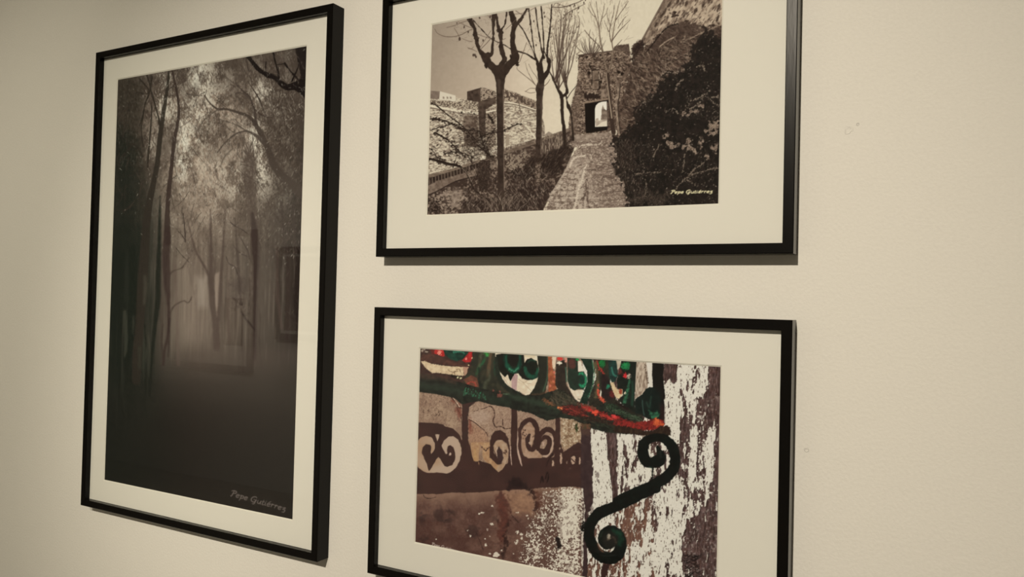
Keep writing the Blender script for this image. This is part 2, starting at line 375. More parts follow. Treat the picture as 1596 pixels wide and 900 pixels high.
    # trunks (upper half)
    for p, col in (([(514, 60, 14), (509, 200, 15), (505, 300, 18), (488, 420, 24), (465, 560, 30), (450, 680, 34), (436, 800, 34), (425, 900, 34), (402, 1010, 38), (380, 1110, 46), (360, 1230, 52), (345, 1400, 60), (325, 1700, 70), (300, 2000, 70), (280, 2400, 60)], BD),
                   ([(505, 60, 12), (535, 240, 14), (556, 330, 14), (574, 430, 17), (580, 520, 19), (566, 620, 24), (548, 720, 25), (535, 820, 25), (528, 900, 26), (512, 1040, 30), (500, 1200, 32), (498, 1330, 44), (500, 1430, 48)], (58, 47, 40)),
                   ([(760, 400, 7), (790, 445, 9), (830, 482, 11), (860, 496, 13), (920, 498, 15), (1010, 525, 19), (1080, 555, 24), (1130, 625, 32), (1180, 715, 38), (1225, 830, 42), (1245, 890, 48), (1300, 960, 58), (1390, 1040, 66), (1450, 1090, 72), (1560, 1180, 80)], (66, 56, 47)),
                   ([(860, 495, 10), (800, 535, 9), (750, 580, 8), (720, 640, 6)], (88, 77, 65)),
                   ([(850, 800, 7), (900, 735, 9), (950, 690, 10), (1000, 662, 12), (1060, 652, 14), (1130, 688, 22), (1175, 735, 26)], (72, 62, 53)),
                   ([(860, 565, 5), (920, 585, 7), (980, 605, 8), (1030, 635, 9), (1065, 655, 9)], (80, 70, 59)), ([(960, 570, 4), (985, 610, 5), (975, 660, 5)], (84, 73, 62)),
                   ([(990, 330, 6), (1030, 370, 9), (1075, 410, 11), (1095, 460, 14), (1110, 500, 17), (1120, 600, 24)], (64, 54, 46)), ([(1100, 360, 7), (1140, 420, 8), (1165, 480, 8), (1195, 550, 8)], BR), ([(1108, 495, 9), (1150, 530, 9), (1190, 550, 9), (1230, 556, 8)], BR),
                   ([(975, 390, 5), (1000, 380, 6), (1050, 400, 6), (1080, 440, 6)], (72, 62, 53)), ([(1050, 130, 8), (1058, 180, 8), (1070, 230, 7)], BR), ([(1060, 300, 5), (1110, 370, 6), (1150, 440, 6)], BR),
                   ([(1010, 840, 8), (990, 800, 6), (1000, 740, 5)], (84, 73, 62)), ([(1060, 830, 8), (1075, 770, 7), (1100, 720, 6), (1095, 680, 4)], (84, 73, 62)), ([(1030, 850, 6), (1020, 790, 5), (1040, 730, 4)], (84, 73, 62)),
                   ([(870, 900, 6), (900, 830, 6), (960, 770, 5)], (88, 77, 65)), ([(680, 480, 5), (720, 400, 5), (760, 380, 4)], (80, 70, 59)), ([(640, 390, 8), (690, 400, 7), (740, 400, 5)], (76, 66, 56))):
        c.line(p, col, rough=.35, rn=mid, o=.92, soft=.7)
    # the near branch and trunk at the top right
    NK = (30, 25, 22)
    c.poly([(1380, 0), (1560, -40), (1560, 420), (1460, 380), (1440, 300), (1420, 180)], NK, (38, 32, 28), mid, soft=1, rough=.6, rn=mid)
    for p in ([(1010, 50, 22), (1062, 125, 26), (1090, 160, 28), (1145, 222, 30), (1200, 255, 34), (1255, 278, 34), (1300, 318, 40), (1345, 342, 44), (1400, 330, 54), (1470, 300, 70)], [(1385, 330, 44), (1430, 360, 46), (1480, 400, 46)], [(1228, 40, 12), (1255, 160, 13), (1272, 220, 12), (1282, 285, 12)], [(1265, 185, 7), (1300, 180, 8), (1325, 175, 8)], [(1320, 172, 9), (1350, 215, 11), (1380, 250, 12), (1420, 290, 14)], [(1372, 300, 12), (1400, 240, 10), (1418, 190, 9), (1412, 140, 6)], [(1190, 165, 6), (1188, 210, 7), (1196, 245, 7)], [(1290, 290, 8), (1330, 330, 10)]):
        c.line(p, NK, rough=.5, rn=mid, soft=.6)
    for k in range(160):
        x, y = rnd.uniform(1180, 1470), rnd.uniform(90, 620)
        l = rnd.uniform(8, 24); a = rnd.gauss(.4, .7)
        c.line([(x, y, 3.4), (x+math.sin(a)*l, y+math.cos(a)*l, 1.6)], rnd.choice([NK, (176, 163, 142), (196, 184, 162)]) if y > 330 else (120, 106, 90), sm=0, o=.6)
    c.frame(0, 0, 1)
    for k in range(2600):
        x, y = rnd.uniform(184, 478), rnd.uniform(75, 400)
        i, j = int((x-c.x0)*2), int((y-c.y0)*2)
        w = .12+.9*min(1, sky[j, i])+.3*(x > 400)
        if rnd.random() > w: continue
        a = rnd.gauss(.3 if x < 330 else -.35, .5); l = rnd.uniform(1, 4)
        c.line([(x, y, .7), (x+math.sin(a)*l, y+math.cos(a)*l, .35)], rnd.choice([(60, 51, 43), (74, 64, 54), (50, 43, 37), (190, 180, 158)]), sm=0, o=rnd.uniform(.35, .85))
    # ---- lower half
    c.frame(150, 400, 4.5)
    FB = (74, 61, 52)
    # bright column of mist and pale trunks
    c.poly([(560, 20), (720, 20), (780, 200), (790, 630), (580, 630)], (138, 122, 104), o=.25, soft=12)
    c.poly([(705, 150), (775, 150), (770, 350), (715, 350)], (158, 144, 126), o=.5, soft=8)
    c.poly([(830, 120), (866, 110), (860, 330), (850, 470), (832, 380)], (146, 128, 110), soft=2, o=.6)
    for p, col, o in (([(800, -330, 4), (804, -160, 14), (806, 60, 26), (805, 170, 40), (815, 330, 38), (835, 470, 44), (845, 640, 48)], FB, .85), ([(640, -260, 4), (690, -60, 12), (730, 20, 14), (770, 90, 18), (800, 160, 24), (812, 260, 30)], FB, .85), ([(905, -330, 4), (892, -100, 14), (882, 60, 18), (872, 200, 22), (862, 360, 24), (852, 500, 24), (850, 640, 24)], FB, .85),
                      ([(800, -80, 8), (830, 40, 10), (830, 110, 12), (812, 180, 12)], FB, .7), ([(700, 200, 10), (705, 400, 14), (708, 640, 18)], (96, 82, 70), .5), ([(640, 60, 8), (670, 180, 8), (690, 280, 8), (700, 380, 8)], (96, 82, 70), .5), ([(555, 60, 18), (562, 300, 22), (572, 640, 26), (576, 760, 26)], (92, 77, 66), .5),
                      ([(1075, -780, 60), (1075, -600, 90), (1085, -420, 80), (1100, -260, 64), (1115, -120, 54)], (78, 66, 56), .45), ([(1095, -300, 20), (1112, -150, 50), (1120, 0, 46), (1118, 200, 34), (1112, 400, 26), (1112, 560, 26), (1112, 718, 24)], (56, 45, 39), .85), ([(920, 20, 14), (925, 300, 16), (930, 600, 16)], (82, 68, 58), .5), ([(975, -260, 4), (985, -80, 14), (995, 60, 18), (1005, 200, 18), (1015, 330, 16)], (62, 51, 43), .7),
                      ([(1018, 330, 12), (1022, 480, 9), (1020, 600, 9), (1028, 700, 8), (1032, 880, 8)], (60, 50, 42), .8), ([(1020, 390, 7), (1050, 440, 9), (1085, 480, 12), (1108, 510, 14)], (48, 39, 34), .9), ([(1018, 340, 7), (990, 320, 6), (960, 290, 5)], (60, 50, 42), .8), ([(1040, 420, 5), (1070, 400, 4), (1075, 380, 3)], (60, 50, 42), .7),
                      ([(1130, 370, 5), (1148, 400, 6), (1152, 500, 6), (1145, 600, 6), (1160, 800, 5)], (58, 48, 41), .8), ([(1145, 600, 5), (1125, 560, 4)], (58, 48, 41), .7),
                      ([(1270, -60, 16), (1268, 120, 20), (1275, 300, 22), (1300, 500, 22)], (74, 61, 52), .7), ([(1340, -80, 26), (1345, 160, 30), (1345, 400, 32), (1345, 640, 30)], (52, 43, 37), .7), ([(1215, 160, 10), (1240, 240, 12), (1268, 330, 12)], (66, 54, 46), .6), ([(1420, -60, 14), (1412, 100, 34), (1404, 300, 36), (1404, 420, 24), (1404, 540, 8)], (34, 28, 24), .8), ([(1360, 420, 8), (1390, 450, 10), (1420, 480, 10)], (44, 36, 31), .8), ([(1250, -20, 6), (1290, 30, 6), (1330, 80, 6), (1345, 130, 6)], (58, 48, 41), .7), ([(1240, -60, 8), (1255, 10, 8), (1265, 80, 8)], (58, 48, 41), .7),
                      ([(520, 120, 7), (545, 100, 7), (600, 80, 6), (630, 40, 5), (650, 10, 4)], (62, 50, 43), .85), ([(515, 400, 7), (545, 350, 7), (580, 325, 6), (615, 312, 6), (645, 325, 5), (670, 285, 4)], (62, 50, 43), .85), ([(650, 322, 4), (665, 300, 4)], (62, 50, 43), .8),
                      ([(498, -190, 32), (494, -100, 48), (490, 40, 54), (498, 200, 44), (508, 330, 26), (510, 450, 24), (500, 560, 20), (480, 660, 18), (470, 760, 14)], (58, 46, 40), .8), ([(470, 480, 10), (460, 580, 10), (465, 700, 10)], (56, 46, 39), .6), ([(505, 700, 10), (512, 560, 12), (510, 440, 12)], (50, 40, 35), .6),
                      ([(448, -420, 6), (444, -200, 22), (436, 120, 34), (430, 330, 36), (412, 480, 30), (395, 640, 26), (380, 820, 26), (372, 980, 24)], (34, 35, 28), .85), ([(255, -60, 50), (258, 200, 56), (250, 500, 50), (225, 700, 40)], (33, 35, 28), .8), ([(160, 0, 90), (150, 300, 80), (140, 600, 70), (135, 900, 70)], (33, 35, 28), .7),
                      ([(340, 480, 8), (345, 560, 10), (352, 640, 8)], (30, 30, 24), .7), ([(340, 140, 22), (345, 220, 26), (335, 330, 18)], (82, 78, 64), .4), ([(200, 390, 24), (205, 470, 28), (210, 600, 26), (200, 700, 12)], (76, 74, 60), .45), ([(262, 420, 10), (258, 540, 8)], (80, 76, 62), .4), ([(362, 560, 8), (378, 680, 8), (370, 840, 8)], (82, 77, 62), .35), ([(302, 640, 22), (302, 780, 20)], (58, 58, 46), .5)):
        c.line(p, col, soft=1.5, rough=.5, rn=mid, o=o)
    for k in range(420):
        x, y = rnd.choice([(rnd.gauss(1000, 60), rnd.gauss(190, 60)), (rnd.gauss(1250, 80), rnd.gauss(120, 160)), (rnd.gauss(1390, 40), rnd.gauss(150, 220)), (rnd.gauss(1020, 50), rnd.gauss(340, 40))])
        l = rnd.uniform(8, 34); a = rnd.gauss(0, .7)
        c.line([(x, y, 3), (x+math.sin(a)*l, y-math.cos(a)*l, 1.6)], rnd.choice([(52, 43, 37), (60, 50, 43), (110, 95, 81)]), sm=0, o=rnd.uniform(.25, .6))
    for k in range(60):
        x, y = rnd.gauss(640, 30), rnd.gauss(-30, 60)
        l = rnd.uniform(20, 60); a = rnd.gauss(.5, .3)
        c.line([(x, y, 3.4), (x+math.sin(a)*l, y-math.cos(a)*l, 2)], (74, 62, 53), sm=0, o=.4)
    c.blob(1010, 210, 60, 70, (58, 47, 41), soft=8, rough=6, rn=mid, o=.45)
    # twigs across the middle
    for p in ([(560, -60, 5), (590, -20, 5), (620, 10, 5), (650, 40, 4)], [(610, -300, 6), (622, -180, 9), (625, -100, 9)], [(625, -110, 9), (600, -150, 6), (570, -180, 5)], [(940, -240, 5), (980, -210, 7), (1020, -190, 7), (1060, -160, 5)], [(1000, -150, 5), (1035, -90, 6), (1065, -30, 7), (1075, 20, 8)], [(960, -80, 5), (1000, -30, 6), (1060, 0, 7)], [(910, 0, 7), (930, 50, 7), (970, 70, 8), (990, 120, 10)], [(1250, -300, 7), (1310, -210, 8), (1370, -130, 8), (1430, -40, 8)], [(1270, -340, 7), (1330, -250, 7), (1420, -160, 7)], [(1300, -380, 12), (1310, -200, 12), (1320, -60, 14)], [(1380, -360, 10), (1390, -180, 12), (1400, -20, 12)], [(1180, -100, 5), (1230, -70, 5), (1290, -30, 6)]):
        c.line(p, (60, 50, 43), o=.8, rough=.3, rn=mid)
    # dark forest floor
    fl = np.clip((Y-538)/16, 0, 1)
    c.wash(fl*np.clip((X-262)/40, 0, 1)*np.clip((590-Y)/60, 0, 1)*.25, (96, 80, 69))
    c.wash(np.clip((Y-560)/130, 0, 1)*.72, (41, 36, 30))
    c.wash(np.clip((Y-560)/130, 0, 1)*np.clip((300-X)/130, 0, 1)*.7, (35, 36, 29))
    c.wash(np.clip((Y-640)/120, 0, 1)*.35, (34, 32, 27))
    c.a += ((fine-.5)*.012)[..., None]
    c.frame(0, 0, 1)
    handwriting(c, 359, 763.5, .97, .275, 9.6, (104, 92, 82), wt=.15, wide=1.24, o=.8)
    return c
def paint_castle():
    c = Canvas(655, -75, 1135, 345, 2.0)
    rnd = random.Random(5)
    X, Y = np.meshgrid(c.X, c.Y)
    fine = c.noise(1.3, 1.3, 1, 2); mid = c.noise(4, 4, 2, 3); big = c.noise(16, 13, 3, 3)
    speck = step(c.noise(2.0, 1.6, 4, 2), .52, .68); hor = c.noise(5, 1.5, 6, 3)
    strand = c.noise(1.2, 4.5, 8, 2, ang=.6); strand2 = c.noise(1.2, 4.0, 9, 2, ang=-.5)
    DK = (40, 29, 23); TR = (47, 36, 29)
    # sky
    t = np.clip((X-667)/150, 0, 1)[..., None]; t2 = np.clip((X-790)/110, 0, 1)[..., None]
    a = np.array((143, 126, 107.)); b = np.array((186, 168, 144.)); d = np.array((204, 189, 161.))
    sky = (a+(b-a)*t)*(1-t2)+d*t2
    v = np.clip((Y-30)/150, 0, 1)[..., None]
    sky = sky+v*np.array((16, 14, 11))*(1-t2*.8)+(mid[..., None]-.5)*5
    c.a[:] = sky/255
    # ---- fortress on the left
    c.frame(660, 0, 5)
    c.poly([(40, 706), (130, 712), (250, 745), (255, 810), (40, 790)], (202, 188, 163))
    c.poly([(40, 706), (128, 712), (122, 780), (40, 770)], (132, 114, 97), (108, 91, 77), mid)
    for x in (150, 180, 205): c.poly([(x, 752), (x+14, 757), (x+13, 772), (x, 768)], (140, 122, 104))
    c.frame(660, 160, 5)
    wall = [(40, -25), (110, -25), (250, -5), (258, -36), (340, -22), (340, -84), (460, -118), (480, -105), (560, -88), (640, -106), (735, -70), (880, -12), (935, 150), (945, 250), (880, 330), (640, 420), (440, 490), (40, 600)]
    c.poly(wall, (198, 182, 155), (140, 121, 101), step(c.noise(3.2, 2.2, 11, 3), .5, .95), rough=1, rn=fine)
    m = c.mask(wall)
    c.wash(m*step(c.noise(2.6, 1.4, 12, 2), .66, .84)*.6, (84, 68, 56))
    c.wash(m*step(c.noise(7, 1.2, 13, 2), .72, .86)*.5, (100, 84, 70))
    # upper-left rough parapet
    c.poly([(45, -22), (250, -2), (345, -18), (440, 0), (440, 60), (250, 35), (45, 20)], (90, 75, 62), (190, 172, 145), step(fine, .35, .8), soft=1, rough=2, rn=mid)
    c.line([(45, 24), (160, 44), (300, 70), (430, 84)], (208, 193, 165), w=16, rough=.6, rn=fine)
    c.line([(45, 40), (160, 60), (300, 86), (420, 98)], (110, 94, 79), w=7)
    # dark left face of the tower, and the crenellated top
    c.poly([(340, -86), (446, -116), (446, 0), (340, -22)], (84, 68, 56), (52, 40, 33), mid)
    c.poly([(446, -116), (470, -116), (560, -88), (570, -10), (450, 6)], (150, 131, 110), (66, 52, 43), speck, rough=.6, rn=fine)
    c.poly([(625, -106), (735, -72), (738, 10), (630, -20)], (166, 146, 122), (80, 64, 53), speck)
    c.poly([(738, -66), (880, -10), (880, 60), (738, 10)], (150, 130, 108), (70, 56, 46), speck)
    for k in range(7):
        x = 640+k*34; y = -104+k*15.5
        c.poly([(x, y+6), (x+20, y+14), (x+20, y+46), (x+2, y+40)], (86, 70, 58), soft=1, rough=1, rn=fine)
    c.line([(632, -2), (735, 12), (880, 58)], (212, 196, 168), w=7)
    c.line([(632, 6), (735, 21), (880, 68)], (92, 76, 63), w=6)
    c.line([(735, -66), (745, 10), (760, 80)], (90, 74, 61), w=6)
    # shaded gap beside the buttress and archway
    c.poly([(430, -10), (560, -40), (568, 0), (540, 20), (488, 60), (488, 270), (440, 265), (425, 120)], (58, 45, 37), (88, 72, 59), mid, rough=1.2, rn=fine)
    c.poly([(488, 55), (565, 45), (565, 330), (500, 380), (480, 270)], (150, 132, 110), (88, 72, 60), speck)
    c.line([(492, 74), (560, 60)], (208, 192, 165), w=12)
    c.poly([(305, 190), (310, 120), (335, 98), (424, 102), (432, 300), (420, 350), (318, 340)], (118, 101, 84), (84, 68, 56), step(mid, .4, .8), rough=.8, rn=fine)
    c.poly([(640, 250), (668, 245), (668, 330), (640, 345)], (150, 132, 110))
    c.line([(800, 180), (835, 225), (868, 275)], (205, 190, 162), w=9)
    c.poly([(930, 130), (945, 190), (945, 262), (925, 265)], (150, 133, 112), (110, 94, 79), speck)
    c.poly([(945, 250), (975, 226), (1000, 238), (1005, 262), (945, 275)], (142, 125, 106))
    # ---- ground, left verge
    g = [(35, 590), (440, 470), (650, 385), (880, 305), (1165, 205), (1200, 260), (1180, 340), (1110, 520), (1000, 700), (935, 835), (920, 940), (0, 940), (0, 600)]
    c.poly(g, (60, 46, 38), (128, 109, 91), step(c.noise(3.2, 2.2, 21, 3), .5, .95), soft=.8)
    gm = c.mask(g)
    lit = np.clip(1-((X-690)/60)**2-((Y-318)/30)**2, 0, 1)
    c.wash(gm*step(c.noise(2.6, 2.2, 22, 3), .38, .75)*np.clip(lit*1.6, 0, .85), (158, 138, 117))
    c.poly([(660, 500), (780, 470), (1000, 330), (1150, 310), (1160, 380), (1050, 560), (900, 600), (700, 610)], (36, 27, 22), (72, 57, 47), step(strand, .5, .9), soft=3, rough=5, rn=mid, o=.8)
    c.poly([(640, 410), (800, 370), (820, 420), (760, 500), (680, 520), (640, 500)], (150, 132, 110), (70, 55, 46), speck, soft=2, rough=4, rn=mid)
    c.poly([(640, 690), (800, 610), (960, 600), (1010, 650), (930, 840), (640, 850)], (48, 36, 30), (120, 101, 84), step(strand2, .55, 1), soft=3, rough=4, rn=mid, o=.9)
    c.poly([(40, 755), (110, 770), (150, 860), (40, 875)], (44, 33, 27), (96, 79, 66), speck, soft=2, rough=4, rn=mid)
    c.poly([(300, 770), (600, 740), (680, 860), (300, 870)], (46, 34, 28), (110, 92, 77), step(strand, .6, 1), soft=3, rough=4, rn=mid, o=.85)
    c.blob(245, 745, 34, 75, (150, 131, 112), (96, 79, 66), mid, soft=1.5, rough=3, rn=fine)
    # parapet beside the path
    c.poly([(35, 560), (250, 508), (440, 440), (650, 370), (880, 293), (1160, 188), (1166, 214), (880, 322), (640, 400), (440, 468), (260, 524), (35, 594)], (138, 119, 99), (92, 76, 62), hor, rough=.5, rn=fine)
    c.poly([(35, 592), (260, 524), (440, 466), (440, 512), (260, 570), (35, 648)], (64, 50, 41), (40, 30, 25), mid)
    for k in range(17):
        x = 45+k*24; y = 594-k*7.6
        c.line([(x, y), (x+2, y+40)], (138, 118, 98), w=5, o=.8)
    c.poly([(640, 352), (870, 285), (880, 292), (650, 372), (640, 376)], (88, 72, 60), (150, 132, 112), step(c.noise(1.2, 6, 30, 1), .4, .7))
    c.poly([(35, 650), (120, 606), (250, 568), (440, 508), (445, 566), (250, 612), (110, 690), (35, 722)], (132, 113, 95), (92, 75, 62), mid, rough=1, rn=fine)
    c.line([(35, 722), (110, 690), (260, 612), (440, 570)], (48, 36, 30), w=9)
    c.poly([(440, 425), (480, 415), (482, 440), (445, 446)], (214, 199, 172))
    c.blob(560, 385, 22, 28, (205, 190, 164), (120, 103, 87), speck, rough=2, rn=fine)
    c.poly([(515, 470), (580, 430), (585, 490), (520, 530)], (150, 131, 110), (84, 68, 56), mid, rough=1, rn=fine)
    c.poly([(880, 330), (1090, 240), (1100, 330), (900, 420)], (74, 59, 49), (140, 122, 102), step(c.noise(1.3, 5, 31, 2), .5, .8), soft=2, rough=2, rn=mid)
    c.poly([(640, 470), (700, 330), (900, 300), (890, 420), (760, 520)], (80, 64, 53), o=.25, soft=5)
    # grass blades
    for k in range(620):
        x, y = rnd.uniform(330, 960), rnd.uniform(520, 850)
        if x > 1230-y*.42: continue
        l = rnd.uniform(10, 34); a = rnd.gauss(-.25, .6)
        col = (168, 148, 126) if rnd.random() < .55 else (30, 22, 18)
        c.line([(x, y, 4), (x+l*math.sin(a)*.5, y-l*.55, 3), (x+l*math.sin(a)*1.2, y-l, 1.4)], col, o=rnd.uniform(.25, .7), sm=2)
    for k in range(260):
        x, y = rnd.uniform(900, 1130), rnd.uniform(230, 330)
        c.line([(x, y, 4), (x+rnd.gauss(0, 6), y-rnd.uniform(8, 28), 2)], (160, 140, 118) if k % 2 else DK, o=.5, sm=0) if y > 430-x*.17 else None
    # ---- path
    c.frame(890, 160, 5)
    path = [(30, 252), (160, 236), (300, 224), (345, 300), (365, 420), (380, 520), (430, 620), (480, 720), (520, 920), (200, 920), (-235, 920), (-150, 700), (-50, 545), (0, 440), (50, 350), (-20, 330), (40, 290)]
    c.poly(path, (150, 130, 111), (104, 86, 72), c.noise(5, 2.5, 41, 4), soft=1, rough=2, rn=mid)
    pm = c.mask(path, 1.5, 2, mid)
    c.wash(pm*step(c.noise(2.2, 1.3, 42, 2), .62, .8)*.6, (196, 177, 153))
    c.wash(pm*step(c.noise(2, 1.2, 43, 2), .66, .8)*.6, (84, 67, 56))
    left = np.clip((920-X-(Y-240)*-.25)/25, 0, 1)*np.clip((Y-225)/40, 0, 1)
    c.wash(pm*left*.55*step(mid, .25, .6), (202, 184, 160))
    for k in range(7):
        y = 545+k*45; xl = -52-k*26
        c.line([(xl, y), (xl+80, y+8), (40-k*4, y+4)], (100, 83, 69), w=6, rough=.8, rn=fine, o=.8)
        for j in range(3): c.line([(xl+30+j*55+(k % 2)*20, y), (xl+20+j*55+(k % 2)*20, y+40)], (104, 86, 72), w=5, o=.7, rough=.6, rn=fine)
    for w_, p in ((16, [(108, 512), (90, 580), (55, 690), (40, 760), (25, 830)]), (6, [(150, 410), (160, 440), (130, 470), (112, 505)]), (14, [(-10, 500), (30, 430), (110, 415)]), (9, [(60, 350), (100, 330), (170, 330), (250, 320)])):
        c.line(p, (205, 187, 162), w=w_, rough=1.4, rn=fine, o=.75)
    for p in ([(120, 600), (105, 700), (95, 820)], [(135, 620), (128, 740), (140, 820)], [(110, 522), (180, 524), (250, 505), (340, 482)], [(240, 610), (260, 575), (320, 590), (350, 560)], [(240, 670), (330, 640), (420, 630)], [(270, 710), (380, 690), (430, 695)], [(310, 560), (350, 545), (400, 545)], [(70, 760), (110, 720), (120, 640)]):
        c.line(p, (84, 67, 56), w=8, rough=1.2, rn=fine, o=.8)
    c.poly([(30, 250), (300, 224), (306, 262), (150, 285), (20, 300)], (172, 152, 130), (120, 102, 86), mid, soft=1.5, rough=1.5, rn=fine, o=.7)
    # ---- gatehouse
    c.frame(890, 0, 5)
    gate = [(58, 430), (180, 412), (330, 395), (340, 362), (385, 350), (450, 342), (462, 425), (470, 500), (420, 700), (390, 1010), (305, 1020), (288, 1030), (110, 1045), (20, 1050), (-12, 1040), (-20, 960), (10, 790), (45, 660), (55, 560)]
    c.poly(gate, (120, 100, 82), (70, 54, 44), step(c.noise(3.4, 2.4, 51, 3), .35, .8), rough=.8, rn=fine)
    m = c.mask(gate)
    c.wash(m*step(c.noise(1.8, 1.4, 52, 2), .6, .75)*.7, (48, 36, 29))
    c.wash(m*step(c.noise(2, 1.6, 53, 2), .68, .82)*.7, (172, 150, 126))
    c.poly([(340, 362), (450, 342), (458, 400), (340, 398)], (62, 48, 40), (92, 75, 62), mid, o=.8)
    c.line([(60, 431), (330, 397)], (74, 58, 48), w=8)
    c.poly([(-12, 1040), (10, 790), (45, 660), (62, 640), (60, 860), (50, 1045)], (98, 80, 66), o=.5, soft=3)
    for x, y, r in ((122, 447, 8), (180, 441, 7), (180, 462, 6), (228, 432, 7), (290, 418, 6), (372, 562, 11), (397, 576, 11), (140, 570, 12), (240, 455, 5), (352, 460, 8), (150, 520, 8), (232, 640, 11), (225, 680, 9)):
        c.blob(x, y, r, r*1.1, (34, 25, 20), rough=.5, rn=fine)
    c.poly([(160, 552), (214, 548), (217, 618), (164, 622)], (136, 116, 96), (92, 75, 61), mid)
    c.poly([(164, 632), (214, 626), (217, 692), (166, 697)], (136, 116, 96), (92, 75, 61), mid)
    for p in ([(140, 500), (160, 545), (165, 600), (160, 660)], [(160, 548), (212, 545)], [(164, 628), (216, 624)], [(216, 560), (220, 690)], [(166, 700), (216, 698)]): c.line(p, (40, 30, 24), w=6, rough=.6, rn=fine)
    c.line([(218, 585), (222, 615)], (188, 168, 142), w=6)
    c.poly([(105, 720), (160, 730), (230, 715), (232, 750), (190, 770), (105, 770)], (44, 33, 27), rough=3, rn=mid, soft=1)
    c.poly([(225, 700), (290, 690), (292, 760), (235, 762)], (140, 120, 100), (84, 68, 56), mid, rough=1.5, rn=fine)
    # doorway
    c.poly([(108, 808), (292, 776), (292, 985), (282, 1015), (118, 1040), (112, 980)], (27, 21, 17))
    c.line([(100, 802), (200, 786), (294, 770)], (134, 113, 92), w=13, rough=.6, rn=fine)
    c.line([(104, 811), (294, 780)], (44, 34, 28), w=5)
    c.poly([(187, 990), (186, 850), (194, 822), (214, 803), (240, 794), (278, 790), (282, 985)], (228, 215, 191))
    c.frame(890, 160, 5)
    c.poly([(232, 140), (240, 40), (248, 24), (260, 50), (280, 62), (281, 140)], (136, 117, 98), (92, 76, 63), mid, rough=.5, rn=fine)
    c.poly([(188, 150), (195, 124), (212, 120), (216, 140), (240, 134), (281, 130), (281, 152), (220, 170), (195, 188)], (150, 132, 112), (190, 172, 148), mid)
    c.poly([(196, 188), (240, 152), (281, 140), (281, 184)], (206, 190, 164))
    c.poly([(278, 0), (312, -8), (318, 215), (284, 222)], (96, 78, 64), (56, 43, 36), speck)
    # ---- great sloping rampart on the right
    c.frame(890, 0, 5)
    ram = [(725, 0), (640, 155), (550, 315), (590, 380), (700, 330), (800, 230), (1000, 220), (1240, 220), (1240, -400), (935, -400)]
    c.poly(ram, (176, 154, 128), (120, 100, 82), step(c.noise(8, 3.5, 61, 3, ang=-.95), .35, .8))
    m = c.mask(ram)
    c.wash(m*step(c.noise(6, 2.0, 62, 2, ang=-.95), .68, .8)*.75, (66, 51, 42))
    c.wash(m*step(c.noise(5, 1.8, 63, 2, ang=-.95), .7, .84)*.5, (200, 180, 152))
    c.line([(945, -400), (727, 0), (640, 158), (552, 318)], (98, 80, 66), w=16, o=.75)
    c.line([(975, -400), (757, 0), (690, 130), (600, 300)], (104, 86, 70), (80, 64, 53), speck, w=46, soft=3, o=.55)
    for x, y, l in ((830, 10, 40), (760, 40, 36), (730, 90, 44), (705, 120, 34), (660, 195, 30), (970, 85, 44), (1030, 45, 40), (900, 25, 36), (1140, 150, 50), (1150, 60, 50), (800, 110, 40), (1080, 0, 40), (880, 120, 30)):
        c.line([(x+10, y-l*.5, 10), (x, y, 18), (x-9, y+l*.5, 8)], (56, 42, 34), rough=1.2, rn=fine, soft=.7, o=.85)
    c.line([(775, 105), (815, 94), (850, 92)], (56, 43, 35), w=14, rough=2.2, rn=mid)
    c.line([(790, 135), (815, 122), (840, 118)], (62, 48, 39), w=12, rough=2.2, rn=mid)
    c.poly([(985, 180), (1010, 180), (1040, 215), (1240, 130), (1240, 230), (1000, 235)], (158, 138, 114), (110, 92, 75), mid, soft=2)
    # ---- bush and verge on the right
    bush = [(470, 470), (480, 375), (520, 330), (560, 322), (585, 370), (650, 310), (700, 250), (760, 205), (860, 170), (960, 170), (1005, 205), (1060, 215), (1120, 190), (1240, 180), (1240, 1760), (470, 1760), (430, 1500), (350, 1320), (338, 1220), (320, 1060), (380, 1000), (370, 850), (430, 640), (440, 520)]
    c.poly(bush, (96, 77, 63), (52, 39, 32), c.noise(4, 3, 71, 3), soft=1, rough=4, rn=mid)
    inb = c.mask(bush)
    for k in range(2600):
        x, y = rnd.uniform(380, 1120), rnd.uniform(180, 1020)
        i, j = int((890+x/5-c.x0)*2), int((y/5-c.y0)*2)
        if inb[j, i] < .5: continue
        l = rnd.uniform(14, 58); a = rnd.gauss(-.75, .5) if x < 700 else rnd.gauss(-1.1, .7)
        col = rnd.choice([(176, 154, 127), (150, 128, 105), (46, 34, 28), (36, 27, 22), (132, 112, 92), (40, 30, 25)])
        dx, dy = math.sin(a)*l, math.cos(a)*l
        c.line([(x, y, 3.5), (x-dx*.5+rnd.gauss(0, 5), y+dy*.5, 3.2), (x-dx, y+dy, 1.6)], col, o=rnd.uniform(.35, .85), sm=2)
    c.poly([(600, 345), (700, 262), (770, 212), (860, 178), (960, 180), (1000, 215), (940, 260), (820, 290), (720, 340), (640, 400)], (62, 47, 39), o=.5, soft=3, rough=4, rn=fine)
    c.poly([(470, 465), (480, 372), (520, 330), (552, 320), (570, 350), (530, 420), (500, 470)], (42, 31, 26), (70, 55, 45), speck, rough=4, rn=fine)
    c.line([(585, 410), (640, 340), (700, 262), (760, 208), (830, 186)], (34, 25, 21), w=9, rough=.8, rn=fine)
    c.line([(690, 365), (740, 325), (800, 290)], (172, 150, 124), w=8, rough=.6, rn=fine, o=.8)
    c.line([(920, 305), (1000, 265), (1060, 240), (1180, 185)], (150, 129, 106), w=7, rough=.6, rn=fine, o=.8)
    c.line([(900, 420), (950, 455), (990, 500), (1040, 545)], (150, 129, 106), w=6, rough=.8, rn=fine, o=.8)
